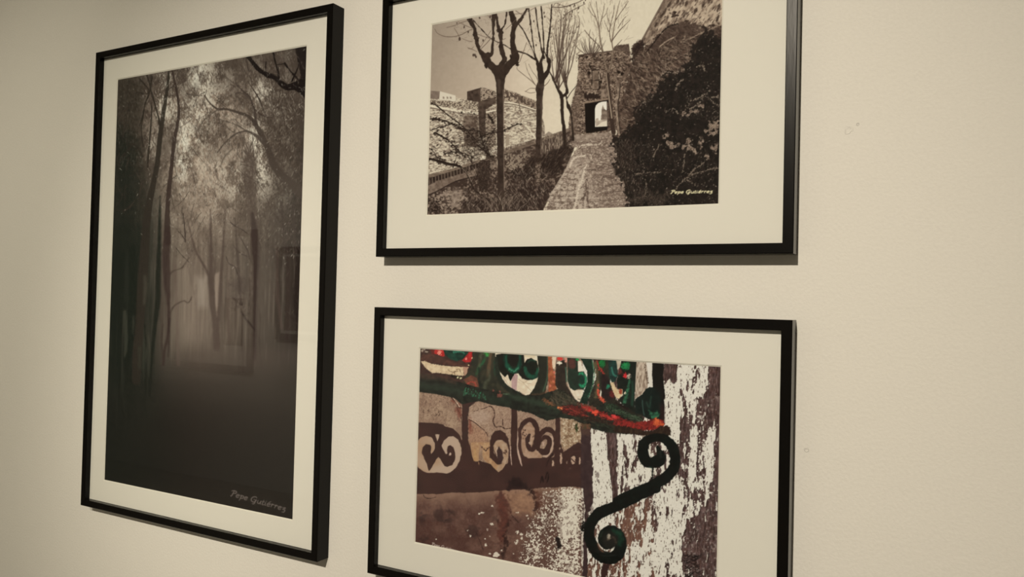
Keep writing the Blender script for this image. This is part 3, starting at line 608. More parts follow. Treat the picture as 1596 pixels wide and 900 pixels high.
    dark = [(935, 400), (1000, 300), (1060, 235), (1110, 270), (1180, 300), (1240, 300), (1240, 1760), (455, 1760), (420, 1500), (350, 1310), (335, 1200), (322, 1080), (390, 1040), (480, 960), (500, 860), (570, 790), (650, 700), (690, 640), (720, 580), (850, 545), (905, 500)]
    c.poly(dark, (27, 23, 19), (40, 32, 27), mid, soft=2, rough=7, rn=mid)
    # lit leaves inside the dark mass
    for k in range(4200):
        x, y = rnd.uniform(360, 1180), rnd.uniform(250, 1640)
        dens = .2
        if y > 1120: dens = .62
        if 1250 < y < 1470 and x < 600: dens = .85
        if 640 < y < 900 and x < 760: dens = .5
        if 700 < y < 930 and x > 890: dens = .75
        if 380 < y < 620 and 700 < x < 1050: dens = .45
        if y < 380 and x < 1060: continue
        if x < 380+max(0, 1040-y)*.55 and y < 1000: continue
        if y > 1200 and x < 340+(y-1200)*.32: continue
        if rnd.random() > dens: continue
        l = rnd.uniform(3, 12); a = rnd.uniform(0, 6.3)
        v = rnd.choice([(92, 77, 64), (120, 102, 86), (70, 57, 47), (150, 131, 112), (64, 52, 43)])
        c.line([(x, y, rnd.uniform(2.5, 6.5)), (x+l*math.cos(a), y+l*math.sin(a), 2)], v, sm=0, o=rnd.uniform(.4, .95), rough=.4, rn=fine)
    for p in ([(660, 650), (690, 600), (720, 560), (740, 500)], [(815, 710), (830, 660), (870, 620)], [(905, 790), (960, 780), (1020, 750), (1085, 705)], [(1080, 770), (1110, 800), (1150, 825)], [(930, 850), (1000, 800), (1030, 760)], [(1090, 760), (1160, 752)], [(560, 800), (600, 790), (640, 740)], [(700, 590), (740, 560), (800, 570), (880, 540)], [(980, 520), (1030, 510), (1040, 550)], [(740, 870), (800, 850), (830, 880)]):
        c.line(p, (134, 116, 97), w=7, rough=1.8, rn=fine, o=.8)
    c.frame(890, 160, 5)
    for x, y, rx, ry in ((772, 312, 26, 24), (800, 345, 20, 14), (840, 330, 16, 26), (870, 345, 12, 10), (912, 315, 14, 30), (925, 358, 18, 14), (1010, 305, 16, 34), (1018, 345, 14, 10), (990, 385, 18, 12), (960, 375, 12, 16), (740, 262, 16, 14), (1050, 225, 18, 20), (1090, 190, 26, 40), (1130, 170, 28, 30), (1100, 235, 40, 16), (1130, 355, 22, 34), (1100, 350, 20, 16), (1058, 415, 20, 18), (900, 92, 34, 10), (960, 70, 30, 10), (876, 90, 10, 16), (910, 40, 12, 10), (1010, 30, 20, 10)):
        c.blob(x, y, rx, ry, (150, 129, 108), (92, 75, 62), step(fine, .3, .8), rough=3, rn=mid, soft=.7, o=.9)
    for p, w_ in (([(820, 670), (850, 630), (910, 580), (960, 555), (1010, 545)], 9), ([(910, 580), (960, 520), (1010, 490), (1060, 440)], 8), ([(1010, 545), (1070, 525), (1145, 510)], 7), ([(500, 560), (590, 548), (700, 545)], 6), ([(575, 600), (588, 650), (580, 710), (560, 740)], 6), ([(870, 540), (880, 470), (885, 400)], 6), ([(640, 430), (655, 390), (690, 330)], 5), ([(900, 600), (960, 640), (985, 650)], 5)):
        c.line(p, (118, 101, 84), w=w_, rough=1.5, rn=fine, o=.85)
    c.poly([(440, 740), (560, 700), (760, 690), (760, 800), (465, 812)], (104, 86, 71), (34, 27, 22), step(fine, .35, .75), soft=4, rough=6, rn=mid, o=.4)
    c.poly([(345, 380), (400, 300), (470, 290), (520, 420), (480, 520), (400, 540), (350, 470)], (60, 47, 39), (27, 22, 18), step(fine, .35, .7), soft=2, rough=4, rn=mid, o=.6)
    for k in range(260):
        x = rnd.uniform(330, 560); y = rnd.uniform(290, 800)
        if x < 338+max(0, y-520)*.42: continue
        a = rnd.gauss(0, .5); l = rnd.uniform(10, 30)
        c.line([(x, y, 4), (x+math.sin(a)*l, y-l, 1.5)], rnd.choice([(120, 102, 86), (88, 72, 60)]), o=.6, sm=0)
    # ---- small bare trees by the gate
    c.frame(890, 0, 5)
    GT = (98, 80, 65); GB = (140, 120, 98)
    c.line([(262, 470, 14), (286, 540, 18), (290, 640, 22), (300, 740, 26), (312, 900, 30), (332, 1030, 36)], (58, 44, 36), rough=.6, rn=fine)
    c.line([(272, 560, 5), (284, 660, 7), (296, 760, 9), (318, 920, 10)], (150, 130, 107))
    c.line([(366, 640, 26), (368, 730, 20), (352, 820, 20), (362, 900, 24), (375, 1050, 22)], (150, 130, 108), (104, 86, 71), mid, rough=.8, rn=fine)
    c.line([(384, 630, 8), (378, 740, 7), (366, 830, 8), (384, 1040, 8)], (52, 40, 33))
    c.line([(366, 650, 18), (400, 610, 18), (435, 560, 14), (440, 520, 8)], (96, 78, 64), rough=.8, rn=fine)
    c.line([(360, 640, 12), (345, 600, 8), (325, 560, 7)], (120, 101, 84))
    for p in ([(290, 560, 14), (272, 510, 12), (255, 430, 11), (228, 320, 10), (216, 220, 8), (190, 130, 6), (160, 60, 4), (145, 15, 2)],
              [(298, 550, 14), (318, 480, 12), (328, 400, 10), (318, 330, 8), (330, 240, 7), (345, 150, 6), (365, 60, 4), (378, 10, 2)],
              [(318, 320, 7), (345, 280, 6), (385, 230, 5), (425, 190, 4), (460, 155, 2)],
              [(345, 160, 5), (385, 100, 4), (420, 50, 3), (445, 10, 2)],
              [(312, 330, 6), (300, 260, 5), (308, 190, 4), (330, 110, 3), (335, 40, 2)],
              [(296, 250, 4), (270, 195, 3), (258, 160, 2)], [(305, 200, 4), (285, 140, 3), (280, 100, 2)],
              [(250, 410, 7), (210, 350, 6), (160, 300, 5), (120, 255, 4), (105, 235, 3)], [(160, 300, 4), (140, 280, 3), (150, 230, 2)],
              [(216, 220, 5), (235, 160, 4), (250, 90, 3), (260, 30, 2)], [(216, 210, 4), (210, 140, 3), (200, 60, 3), (195, 10, 2)],
              [(190, 130, 4), (170, 120, 3), (130, 60, 2)], [(235, 150, 3), (270, 110, 2), (285, 60, 2)],
              [(365, 220, 4), (395, 170, 3), (425, 130, 2)], [(330, 380, 5), (360, 350, 4), (395, 310, 2)],
              [(280, 490, 6), (260, 480, 4), (220, 430, 3), (180, 340, 2)], [(440, 520, 6), (410, 500, 5), (400, 440, 4), (390, 400, 3), (350, 370, 2)],
              [(270, 520, 5), (230, 510, 4), (225, 480, 2)], [(400, 520, 4), (370, 460, 3), (355, 400, 2)]):
        c.line(p, GT if p[0][1] < 420 else GB, rough=.25, rn=fine, o=.95)
        c.line([(q[0]+2.5, q[1], q[2]*.55) for q in p], (62, 48, 39), o=.6)
    for k in range(120):
        x, y = rnd.uniform(70, 440), rnd.uniform(15, 330)
        if 240 < x < 250: continue
        a = rnd.gauss((x-250)/380, .25); l = rnd.uniform(20, 60)
        c.line([(x, y, 2.6), (x+math.sin(a)*l, y-math.cos(a)*l, 1.4)], GT, o=.5, sm=0)
    # shrub on top of the gate
    for k in range(34):
        x = rnd.uniform(75, 235); a = rnd.gauss((x-155)/160, .25); l = rnd.uniform(40, 130)
        c.line([(155+(x-155)*.6, 420, 4.5), (x+math.sin(a)*l*.5, 415-l*.5, 3.5), (x+math.sin(a)*l, 415-l, 2)], (72, 57, 47), o=.7, sm=3)
    # ---- tall young tree with many upright shoots (third from the left)
    c.frame(660, 0, 5)
    c.line([(980, 555, 8), (1005, 600, 14), (1022, 640, 18), (1050, 700, 22), (1072, 740, 30), (1080, 800, 27), (1082, 900, 26), (1096, 1010, 26), (1102, 1140, 24)], TR, rough=.5, rn=mid)
    c.line([(1084, 750, 20), (1110, 735, 22), (1118, 705, 22), (1108, 620, 12), (1104, 560, 8)], TR, rough=.5, rn=mid)
    c.line([(1112, 745, 12), (1120, 800, 12), (1130, 830, 26), (1148, 880, 16), (1160, 980, 12), (1166, 1090, 22)], TR, rough=.5, rn=mid)
    c.line([(1122, 765, 6), (1150, 720, 5), (1200, 660, 4)], TR)
    tops = [(990, 330), (1000, 250), (1022, 200), (1040, 150), (1062, 100), (1075, 80), (1095, 60), (1118, 70), (1135, 110), (1150, 60), (1172, 110), (1188, 170), (1200, 240), (1050, 210), (1105, 130), (1085, 150), (1160, 200), (1205, 120)]
    for i, (tx, ty) in enumerate(tops):
        bx, by = rnd.choice([(1020, 630), (1055, 690), (1100, 640), (1110, 620), (1108, 680), (1030, 650)])
        mx = bx+(tx-bx)*.35+rnd.gauss(0, 8)
        c.line([(bx, by, 9), (mx, by-120, 7), ((mx+tx)/2+rnd.gauss(0, 7), (by+ty)/2-30, 5.5), (tx+rnd.gauss(0, 8), ty+60, 4), (tx, ty, 2)], (74, 58, 48), o=.9)
    for k in range(360):
        x, y = rnd.uniform(985, 1215), rnd.uniform(40, 480)
        a = rnd.gauss((x-1090)/300, .4); l = rnd.uniform(15, 60)
        c.line([(x, y, 2.8), (x+math.sin(a)*l, y-math.cos(a)*l, 1.5)], (108, 89, 73), o=rnd.uniform(.35, .75), sm=0)
        if k % 5 == 0: c.blob(x, y, 3.5, 5, (66, 52, 43), o=.8)
    for p in ([(1000, 55, 5), (1060, 58, 6), (1120, 48, 6), (1170, 30, 6), (1200, 20, 5), (1250, -5, 4)], [(1010, 55, 3), (1030, 25, 3), (1075, 40, 3), (1120, 55, 3)], [(1090, 145, 4), (1120, 105, 5), (1200, 60, 4), (1260, 30, 3)]):
        c.line(p, (70, 55, 45))
    for x, y in ((1142, 45), (1178, 40), (1210, 62), (1250, 22), (1262, 0), (1160, 90)): c.blob(x, y, 4, 9, (58, 44, 36))
    # ---- second pollard
    c.line([(932, 585, 30), (918, 640, 50), (906, 690, 62), (905, 740, 52), (903, 900, 46), (900, 1050, 48), (896, 1160, 44), (893, 1300, 44)], TR, (66, 52, 43), mid, rough=.5, rn=mid)
    c.line([(893, 1290, 44), (890, 1400, 40), (888, 1450, 24)], (70, 56, 46), (120, 102, 85), speck, rough=2, rn=fine)
    c.line([(922, 760, 8), (920, 950, 8), (914, 1200, 8)], (104, 87, 72), o=.6)
    for p in ([(910, 640, 30), (900, 580, 22), (888, 490, 22), (872, 440, 12), (862, 390, 10), (850, 300, 9), (836, 190, 9), (820, 70, 9)],
              [(925, 620, 40), (955, 580, 36), (975, 540, 28), (982, 470, 22), (965, 440, 16), (968, 360, 13), (982, 260, 11), (992, 160, 10), (1000, 38, 10)],
              [(925, 600, 30), (918, 540, 32), (912, 490, 26), (930, 440, 16), (938, 400, 11), (935, 300, 9), (928, 180, 9), (917, 50, 9)],
              [(940, 450, 18), (920, 380, 11), (905, 290, 10), (888, 190, 10), (874, 60, 10)],
              [(975, 490, 22), (960, 440, 14), (940, 400, 8)],
              [(880, 470, 14), (850, 390, 8), (815, 310, 8), (780, 240, 8), (745, 192, 8)],
              [(895, 480, 14), (860, 458, 14), (800, 420, 11), (740, 402, 10), (680, 380, 8), (620, 345, 7), (555, 318, 7), (500, 280, 7), (440, 215, 7), (385, 155, 6)],
              [(880, 670, 5), (840, 630, 5), (790, 590, 4), (735, 545, 4), (728, 525, 3)], [(870, 660, 5), (840, 610, 4), (810, 550, 3), (795, 490, 3)],
              [(900, 660, 4), (880, 600, 4), (850, 560, 3), (820, 500, 3)],
              [(870, 690, 4), (830, 690, 3), (795, 715, 3)], [(930, 680, 5), (965, 650, 4), (985, 620, 3)], [(870, 720, 4), (830, 725, 3), (790, 710, 2)]):
        c.line(p, TR if p[0][2] > 6 else (104, 86, 71), rough=.45 if p[0][2] > 6 else .15, rn=mid)
    for k in range(46):
        x, y = rnd.uniform(770, 990), rnd.uniform(110, 500); a = rnd.gauss(0, .8); l = rnd.uniform(20, 60)
        c.line([(x, y, 2.6), (x+math.sin(a)*l, y-math.cos(a)*l, 1.4)], (112, 94, 78), o=.55, sm=0)
    for x, y in ((878, 352), (940, 100), (830, 190), (945, 130), (860, 165)): c.blob(x, y, 5, 9, (70, 55, 45))
    # ---- big pollard in front
    c.line([(592, 545, 80), (596, 600, 84), (598, 660, 64), (598, 780, 58), (598, 960, 54), (602, 1200, 52), (603, 1400, 50), (603, 1640, 50)], TR, (64, 50, 41), mid, rough=.5, rn=mid)
    c.line([(622, 700, 6), (624, 900, 7), (626, 1200, 6), (630, 1480, 7)], (130, 111, 93), o=.7)
    c.line([(590, 560, 20), (590, 640, 26), (588, 720, 14)], (84, 68, 56), o=.6, soft=1.5, rough=1, rn=fine)
    for p in ([(585, 580, 74), (548, 530, 62), (505, 490, 58), (485, 455, 60), (462, 425, 40), (436, 392, 28), (418, 340, 28), (406, 280, 32), (398, 225, 26), (378, 185, 34), (360, 150, 44), (355, 140, 40)],
              [(610, 590, 70), (645, 530, 62), (690, 485, 62), (716, 450, 66), (708, 405, 54), (695, 350, 42), (694, 290, 38), (700, 230, 36), (710, 195, 40), (696, 140, 48), (680, 92, 30)],
              [(715, 195, 28), (740, 175, 24), (770, 130, 20), (804, 70, 17)],
              [(600, 540, 34), (606, 505, 40), (632, 465, 40), (622, 435, 34), (606, 375, 34), (604, 310, 26), (598, 250, 34), (586, 220, 28), (576, 170, 18), (566, 108, 16)],
              [(612, 250, 24), (608, 232, 20), (632, 195, 11), (642, 150, 10), (648, 96, 11)],
              [(505, 430, 44), (530, 415, 24), (540, 340, 20), (545, 260, 18), (543, 200, 24), (546, 150, 30), (550, 108, 34)]):
        c.line(p, TR, (60, 47, 38), mid, rough=.8, rn=mid)
    for x, y, r in ((708, 228, 12), (392, 275, 10), (600, 365, 14), (583, 238, 12), (682, 440, 12), (424, 315, 8), (730, 500, 16), (490, 510, 18)): c.blob(x, y, r, r*1.2, TR, rough=1, rn=fine)
    TW = (98, 81, 67)
    for p in ([(88, 225, 3), (110, 260, 4), (170, 285, 5), (240, 285, 5), (300, 268, 5), (350, 240, 5), (382, 228, 5)], [(350, 160, 4), (300, 175, 4), (240, 200, 4), (180, 215, 3)], [(240, 218, 3), (265, 260, 4), (285, 300, 3)],
              [(280, 290, 5), (275, 320, 3)], [(345, 372, 4), (380, 385, 4), (415, 402, 3)], [(350, 380, 3), (375, 380, 3), (390, 365, 3)], [(450, 380, 5), (490, 340, 5), (525, 300, 5)], [(440, 375, 3), (480, 310, 3), (525, 240, 3)],
              [(270, 170, 3), (330, 200, 4), (380, 220, 3)], [(420, 265, 4), (470, 285, 4), (520, 300, 3)], [(500, 120, 4), (530, 155, 4)], [(640, 230, 3), (690, 185, 4), (720, 150, 3)], [(720, 85, 5), (760, 110, 5), (800, 115, 3)], [(700, 110, 4), (760, 105, 3), (830, 80, 3), (870, 60, 4)], [(750, 480, 5), (780, 400, 4), (805, 330, 3)],
              [(300, 300, 3), (350, 320, 3), (380, 325, 3)], [(570, 350, 3), (600, 320, 3), (640, 300, 3)]):
        c.line(p, TW)
    for x, y, a, b in ((318, 212, 6, 10), (282, 302, 8, 14), (400, 430, 8, 12), (388, 430, 5, 14), (438, 140, 6, 8), (520, 130, 6, 10), (465, 315, 6, 8), (350, 250, 5, 7), (408, 440, 6, 12), (430, 300, 6, 8), (260, 180, 6, 6), (700, 80, 6, 6)): c.blob(x, y, a, b, (72, 57, 47), rough=.6, rn=fine)
    for k in range(60):
        x, y = rnd.uniform(180, 560), rnd.uniform(120, 330); a = rnd.uniform(0, 6.3); l = rnd.uniform(12, 40)
        if y < 150+(560-x)*.08 and x < 340: continue
        c.line([(x, y, 2.6), (x+math.sin(a)*l, y-math.cos(a)*l*.6, 1.4)], TW, o=.5, sm=0)
    # ---- dark shrub at lower left
    c.frame(660, 160, 5)
    SH = (42, 32, 26)
    br = [([(60, 0, 6), (110, 30, 8), (200, 105, 9), (300, 180, 9), (380, 260, 8), (440, 330, 7)], 1), ([(50, 128, 10), (120, 132, 12), (190, 150, 9), (260, 185, 7), (330, 240, 6), (400, 300, 6)], 4), ([(60, 215, 6), (140, 190, 7), (220, 168, 7), (260, 175, 6)], 2),
          ([(85, 235, 8), (130, 255, 10), (200, 300, 9), (260, 360, 8), (330, 430, 6)], 5), ([(45, 355, 6), (80, 385, 7), (110, 430, 7), (180, 450, 6)], 3), ([(48, 438, 16), (120, 455, 20), (200, 480, 22), (280, 495, 16)], 6), ([(280, 495, 12), (330, 540, 12), (365, 610, 11), (395, 680, 10), (450, 720, 7)], 0),
          ([(170, 400, 6), (230, 385, 8), (320, 400, 6), (420, 440, 5)], 4), ([(430, 470, 5), (560, 410, 5)], 2), ([(620, 220, 6), (680, 190, 8), (745, 165, 7)], 3), ([(420, 280, 8), (520, 240, 7), (640, 225, 5)], 3), ([(250, 200, 6), (330, 210, 8), (430, 220, 7)], 4), ([(420, 330, 10), (480, 380, 12), (520, 420, 10)], 5), ([(440, 240, 7), (470, 330, 9), (500, 410, 8)], 5),
          ([(500, 90, 8), (530, 130, 16), (545, 165, 8)], 3), ([(560, 200, 5), (520, 250, 6), (480, 330, 6)], 3), ([(360, 440, 4), (420, 560, 4), (440, 690, 4)], 1), ([(470, 560, 6), (480, 640, 7), (455, 700, 6)], 2), ([(510, 500, 5), (500, 600, 6), (490, 680, 5)], 2), ([(430, 560, 6), (450, 640, 8), (440, 690, 6)], 1), ([(370, 400, 4), (380, 500, 4), (375, 560, 4)], 1), ([(240, 300, 4), (260, 400, 4), (240, 470, 4)], 2)]
    for p, lv in br:
        c.line(p, SH, rough=.4, rn=mid)
        for i in range(len(p)-1):
            for k in range(lv*2):
                t = rnd.random(); x = p[i][0]*(1-t)+p[i+1][0]*t+rnd.gauss(0, 12); y = p[i][1]*(1-t)+p[i+1][1]*t+rnd.gauss(0, 9)
                c.blob(x, y, rnd.uniform(4, 10), rnd.uniform(3, 7), SH, rough=.9, rn=fine, o=.9)
    for k in range(520):
        x, y = rnd.gauss(425, 78), rnd.gauss(325, 80); a = rnd.gauss(.5, .9); l = rnd.uniform(20, 60)
        c.line([(x, y, 3.2), (x+math.cos(a)*l, y+math.sin(a)*l, 2)], SH, o=rnd.uniform(.3, .8), sm=0)
    for k in range(300):
        x, y = rnd.uniform(50, 420), rnd.uniform(60, 470)
        if y > 560-x*.25: continue
        a = rnd.gauss(.45, .5); l = rnd.uniform(10, 40)
        c.line([(x, y, 2.6), (x+math.cos(a)*l, y+math.sin(a)*l, 1.6)], (66, 51, 42), o=rnd.uniform(.3, .8), sm=0)
        if k % 3 == 0: c.blob(x, y, rnd.uniform(3, 8), rnd.uniform(3, 6), SH, rough=.8, rn=fine, o=.8)
    for k in range(140):
        x, y = rnd.gauss(600, 70), rnd.uniform(740, 850); l = rnd.uniform(20, 60); a = rnd.gauss((x-600)/160, .3)
        c.line([(x, y, 4), (x+math.sin(a)*l*.5, y-l*.6, 3), (x+math.sin(a)*l*1.2, y-l, 1.4)], rnd.choice([(160, 140, 118), (44, 33, 27), (120, 102, 85)]), o=.65, sm=2)
    c.poly([(440, 470), (520, 440), (515, 540), (500, 660), (440, 690), (430, 560)], SH, (78, 62, 51), step(fine, .45, .8), soft=2, rough=4, rn=mid, o=.8)
    c.line([(300, 510, 5), (345, 560, 5), (375, 620, 4)], (150, 131, 110), o=.8)
    c.frame(0, 0, 1)
    handwriting(c, 1045, 296.8, .985, -.02, 5.2, (214, 199, 152), wt=.2, wide=1.72)
    return c
def paint_iron():
    c = Canvas(640, 535, 1140, 940, 2.0)
    rnd = random.Random(11)
    X, Y = np.meshgrid(c.X, c.Y)
    fine = c.noise(1.4, 1.4, 1, 2); mid = c.noise(4, 4, 2, 3); big = c.noise(18, 14, 3, 3)
    grain = c.noise(1.3, 6, 4, 3, ang=.06); peel = c.noise(5.5, 24, 5, 4, ang=.05); peel2 = c.noise(3, 9, 6, 3, ang=.05)
    spk = c.noise(2.2, 2.2, 7, 3); crk = np.abs(c.noise(13, 11, 8, 3)-.5)
    WH = np.array((212, 201, 180.))
    # ---- plaster on the left
    base = np.array((152, 123, 99.)); c.a[:] = base/255
    c.wash(step(big, .35, .95)*.55, (128, 98, 80)); c.wash(step(1-big, .5, 1)*.4, (172, 144, 116))
    c.wash(step(mid, .5, 1)*.35, (112, 86, 70)); c.wash(step(fine, .55, 1)*.3, (178, 152, 124))
    c.wash(step(c.noise(2.5, 3, 9, 2), .75, .92)*.5, (92, 68, 55))
    gr1 = c.noise(1.1, 1.5, 51, 2, ang=.5); gr2 = c.noise(2.4, 1.2, 52, 2, ang=.9)
    c.wash(step(gr1, .55, .95)*.42, (96, 72, 56)); c.wash(step(gr2, .6, .95)*.4, (188, 160, 130)); c.wash(step(gr2*.5+mid*.5, .68, .85)*.35, (116, 88, 70))
    c.frame(640, 535, 6)
    c.poly([(540, 560), (960, 590), (1300, 640), (1300, 900), (540, 900)], (170, 142, 117), (142, 112, 92), step(gr1, .3, .8), soft=3, o=.5)
    c.poly([(530, 760), (600, 750), (720, 850), (740, 1000), (540, 1000)], (170, 124, 92), (136, 96, 72), step(gr1, .3, .8), soft=4, o=.5)
    for x, y, rx, ry in ((455, 640, 26, 70), (555, 800, 18, 50), (560, 740, 12, 40), (405, 545, 24, 26)): c.blob(x, y, rx, ry, (110, 56, 44), soft=2.5, rough=2, rn=mid, o=.7)
    c.blob(650, 690, 90, 60, (176, 150, 128), soft=4, o=.5)
    for p, w in (([(735, 590), (765, 605), (785, 650), (780, 700), (770, 730), (795, 785), (840, 780), (880, 800)], 9), ([(860, 715), (864, 790), (880, 805)], 7), ([(545, 715), (600, 745), (650, 785), (700, 830), (720, 870)], 8), ([(380, 510), (430, 560), (445, 600), (490, 610)], 10), ([(880, 805), (920, 800), (945, 795)], 5), ([(430, 600), (470, 690), (480, 760)], 4), ([(590, 640), (660, 620), (720, 600)], 3)):
        c.line(p, (66, 44, 36), w=w, rough=.6, rn=fine)
    c.line([(545, 705), (600, 735), (650, 775)], (190, 160, 132), w=4, rough=.5, rn=fine)
    c.line([(400, 515), (440, 570), (455, 595)], (198, 170, 142), w=7, rough=.6, rn=fine)
    for x, y in ((268, 668), (262, 650), (240, 680), (120, 640), (170, 640)): c.blob(x, y, 7, 16, (76, 54, 43), soft=1, rough=1.5, rn=fine, o=.8)
    # lower plaster, darker and redder towards the corner
    c.frame(640, 750, 6)
    lo = [(-30, 100), (300, 118), (800, 86), (1640, 60), (1640, 1000), (-30, 1000)]
    c.poly(lo, (106, 76, 62), (82, 54, 45), step(big, .2, .8), soft=.8)
    m = c.mask(lo)
    c.wash(m*step(mid, .5, 1)*.35, (76, 53, 47)); c.wash(m*step(fine, .6, 1)*.25, (134, 106, 90))
    c.wash(m*step(gr1, .6, .95)*.3, (66, 44, 38)); c.wash(m*step(gr2, .65, .95)*.25, (128, 98, 82))
    c.wash(m*np.clip(1-(Y-768)/26, 0, 1)*.6, (158, 124, 98))
    c.wash(m*np.clip((Y-800)/60, 0, 1)*np.clip((760-X)/60, 0, 1)*.5, (68, 44, 38))
    c.poly([(880, 105), (1100, 95), (1180, 200), (1160, 330), (940, 300)], (164, 124, 92), (128, 92, 70), mid, soft=6, o=.7)
    c.poly([(800, 130), (880, 100), (905, 200), (930, 330), (900, 480), (870, 620), (800, 500), (830, 330), (790, 220)], (98, 52, 40), (70, 42, 36), mid, soft=3, rough=5, rn=mid, o=.8)
    c.poly([(860, 560), (900, 450), (920, 380), (900, 650), (850, 720)], (48, 32, 28), soft=2, rough=4, rn=mid, o=.8)
    c.line([(940, 320), (985, 365), (1015, 395)], (52, 36, 31), w=8, rough=1, rn=fine)
    c.line([(615, 490), (650, 570), (680, 650)], (56, 38, 34), w=6, rough=.6, rn=fine)
    c.line([(115, 120), (135, 155), (180, 165), (240, 150)], (66, 46, 38), w=6, rough=.6, rn=fine)
    c.line([(520, 170), (560, 225), (600, 240)], (92, 66, 55), w=4, o=.7)
    for x, y, rx, ry in ((110, 355, 40, 40), (270, 320, 60, 60), (350, 370, 30, 14), (110, 550, 40, 30), (800, 350, 18, 26), (580, 470, 60, 60), (390, 290, 40, 20)): c.blob(x, y, rx, ry, (54, 38, 34), soft=3, rough=4, rn=mid, o=.6)
    # ---- the painted-wood side: white paint peeling from brown wood
    c.frame(0, 0, 1)
    right = [(908, 540), (1150, 540), (1150, 950), (905, 950)]
    wm = c.mask(right, .3)
    wood = np.array((82, 61, 55.))/255+(grain[..., None]-.5)*.16+(mid[..., None]-.5)*np.array((.10, .07, .06))
    c.wash(wm, wood.astype(np.float32))
    c.wash(wm*step(c.noise(1.8, 14, 34, 2, ang=.05), .62, .8)*.6, (46, 32, 29))
    red = c.mask([(940, 800), (1010, 770), (1030, 900), (1000, 950), (905, 950), (905, 880)], 6)
    c.wash(red*.55, (122, 82, 62)); c.wash(red*step(grain, .6, 1)*.5, (152, 112, 84))
    # how much white paint is left, as a map
    D = np.zeros(X.shape, np.float32)
    def dens(pts, v, soft=5):
        k = c.mask(pts, soft); D[:] = D*(1-k)+v*k
    dens([(905, 540), (1150, 540), (1150, 950), (905, 950)], .46, 1)
    dens([(1036, 560), (1062, 560), (1064, 690), (1034, 700)], .86); dens([(1064, 560), (1090, 560), (1094, 640), (1066, 620)], .74)
    dens([(1034, 600), (1062, 610), (1062, 690), (1040, 690)], .95)
    dens([(1034, 555), (1058, 555), (1056, 592), (1050, 602), (1044, 592), (1036, 600)], .05, 1.5)
    dens([(1062, 655), (1082, 650), (1074, 740), (1056, 740)], .12)
    dens([(1076, 655), (1096, 640), (1090, 790), (1066, 780)], .66)
    dens([(1104, 565), (1124, 565), (1128, 660), (1098, 650)], .04); dens([(1092, 570), (1104, 570), (1102, 612), (1095, 610)], .8)
    dens([(1090, 620), (1128, 610), (1128, 670), (1100, 720), (1088, 700)], .14)
    dens([(1098, 672), (1120, 662), (1118, 730), (1106, 770), (1098, 720)], .8)
    dens([(1113, 700), (1130, 640), (1130, 950), (1110, 950)], .05)
    dens([(920, 668), (943, 668), (949, 730), (958, 780), (940, 820), (918, 815)], 1.0, 1.5)
    dens([(944, 670), (966, 670), (962, 740), (966, 800), (956, 790), (950, 730)], .04, 1.5)
    dens([(966, 670), (1000, 670), (1010, 760), (966, 780)], .6)
    dens([(998, 690), (1030, 720), (1010, 750), (998, 740)], .95, 2)
    dens([(1014, 775), (1048, 752), (1056, 800), (1064, 880), (1050, 900), (1040, 860), (1032, 800)], .95, 2.5)
    dens([(1060, 770), (1090, 760), (1085, 800), (1068, 840)], .55)
    dens([(1066, 830), (1130, 740), (1130, 950), (1062, 950)], .16)
    dens([(968, 790), (1010, 775), (1030, 850), (1030, 950), (1000, 950), (990, 860), (968, 850)], .2)
    dens([(1000, 800), (1028, 800), (1036, 870), (1036, 950), (1004, 950)], .5)
    dens([(976, 850), (1004, 840), (1004, 950), (970, 950)], .62); dens([(930, 890), (1004, 870), (1004, 950), (930, 950)], .45)
    dens([(940, 800), (960, 780), (954, 815), (936, 826)], .9, 1.5)
    p = .62*peel+.38*peel2
    lo_, hi_ = np.percentile(p, 1), np.percentile(p, 99); p = np.clip((p-lo_)/(hi_-lo_), 0, 1)
    al = np.clip((p-(1-D)*.96)/.025+.5, 0, 1)*wm*step(D, .02, .05)
    c.wash(np.roll(al, (2, 2), (0, 1))*.6, (40, 27, 24))
    c.wash(al, (WH/255+(fine[..., None]-.5)*.05).astype(np.float32))
    spots = step(c.noise(2.4, 3.4, 31, 2), .80, .86)
    c.wash(wm*spots*(1-al)*step(D, .08, .3), (205, 192, 172))
    c.wash(al*step(c.noise(1.6, 4, 32, 2), .86, .9)*.8, (84, 66, 56))
    # flecks of white on the plaster
    F = np.clip((X-846)/34, 0, 1)*np.clip((Y-755)/14, 0, 1)
    lf = c.mask([(846, 760), (908, 760), (907, 960), (820, 960), (812, 860)], 8)
    dn = lf*np.clip(.38+.42*c.mask([(874, 760), (908, 760), (908, 830), (872, 840)], 5)+.2*c.mask([(868, 840), (906, 830), (904, 950), (860, 950)], 5)-.12*c.mask([(840, 830), (866, 820), (866, 870), (840, 880)], 5), 0, 1)
    sp = .6*spk+.4*fine
    lo_, hi_ = np.percentile(sp, 1), np.percentile(sp, 99); sp = np.clip((sp-lo_)/(hi_-lo_), 0, 1)
    c.wash(lf*.35, (104, 80, 66))
    c.wash(np.clip((sp-(1-dn)*.95)/.05+.5, 0, 1)*step(dn, .05, .2), (208, 194, 170))
    c.wash(lf*step(c.noise(5, 8, 33, 3), .7, .8)*.35, (84, 60, 50))
    c.frame(640, 750, 6)
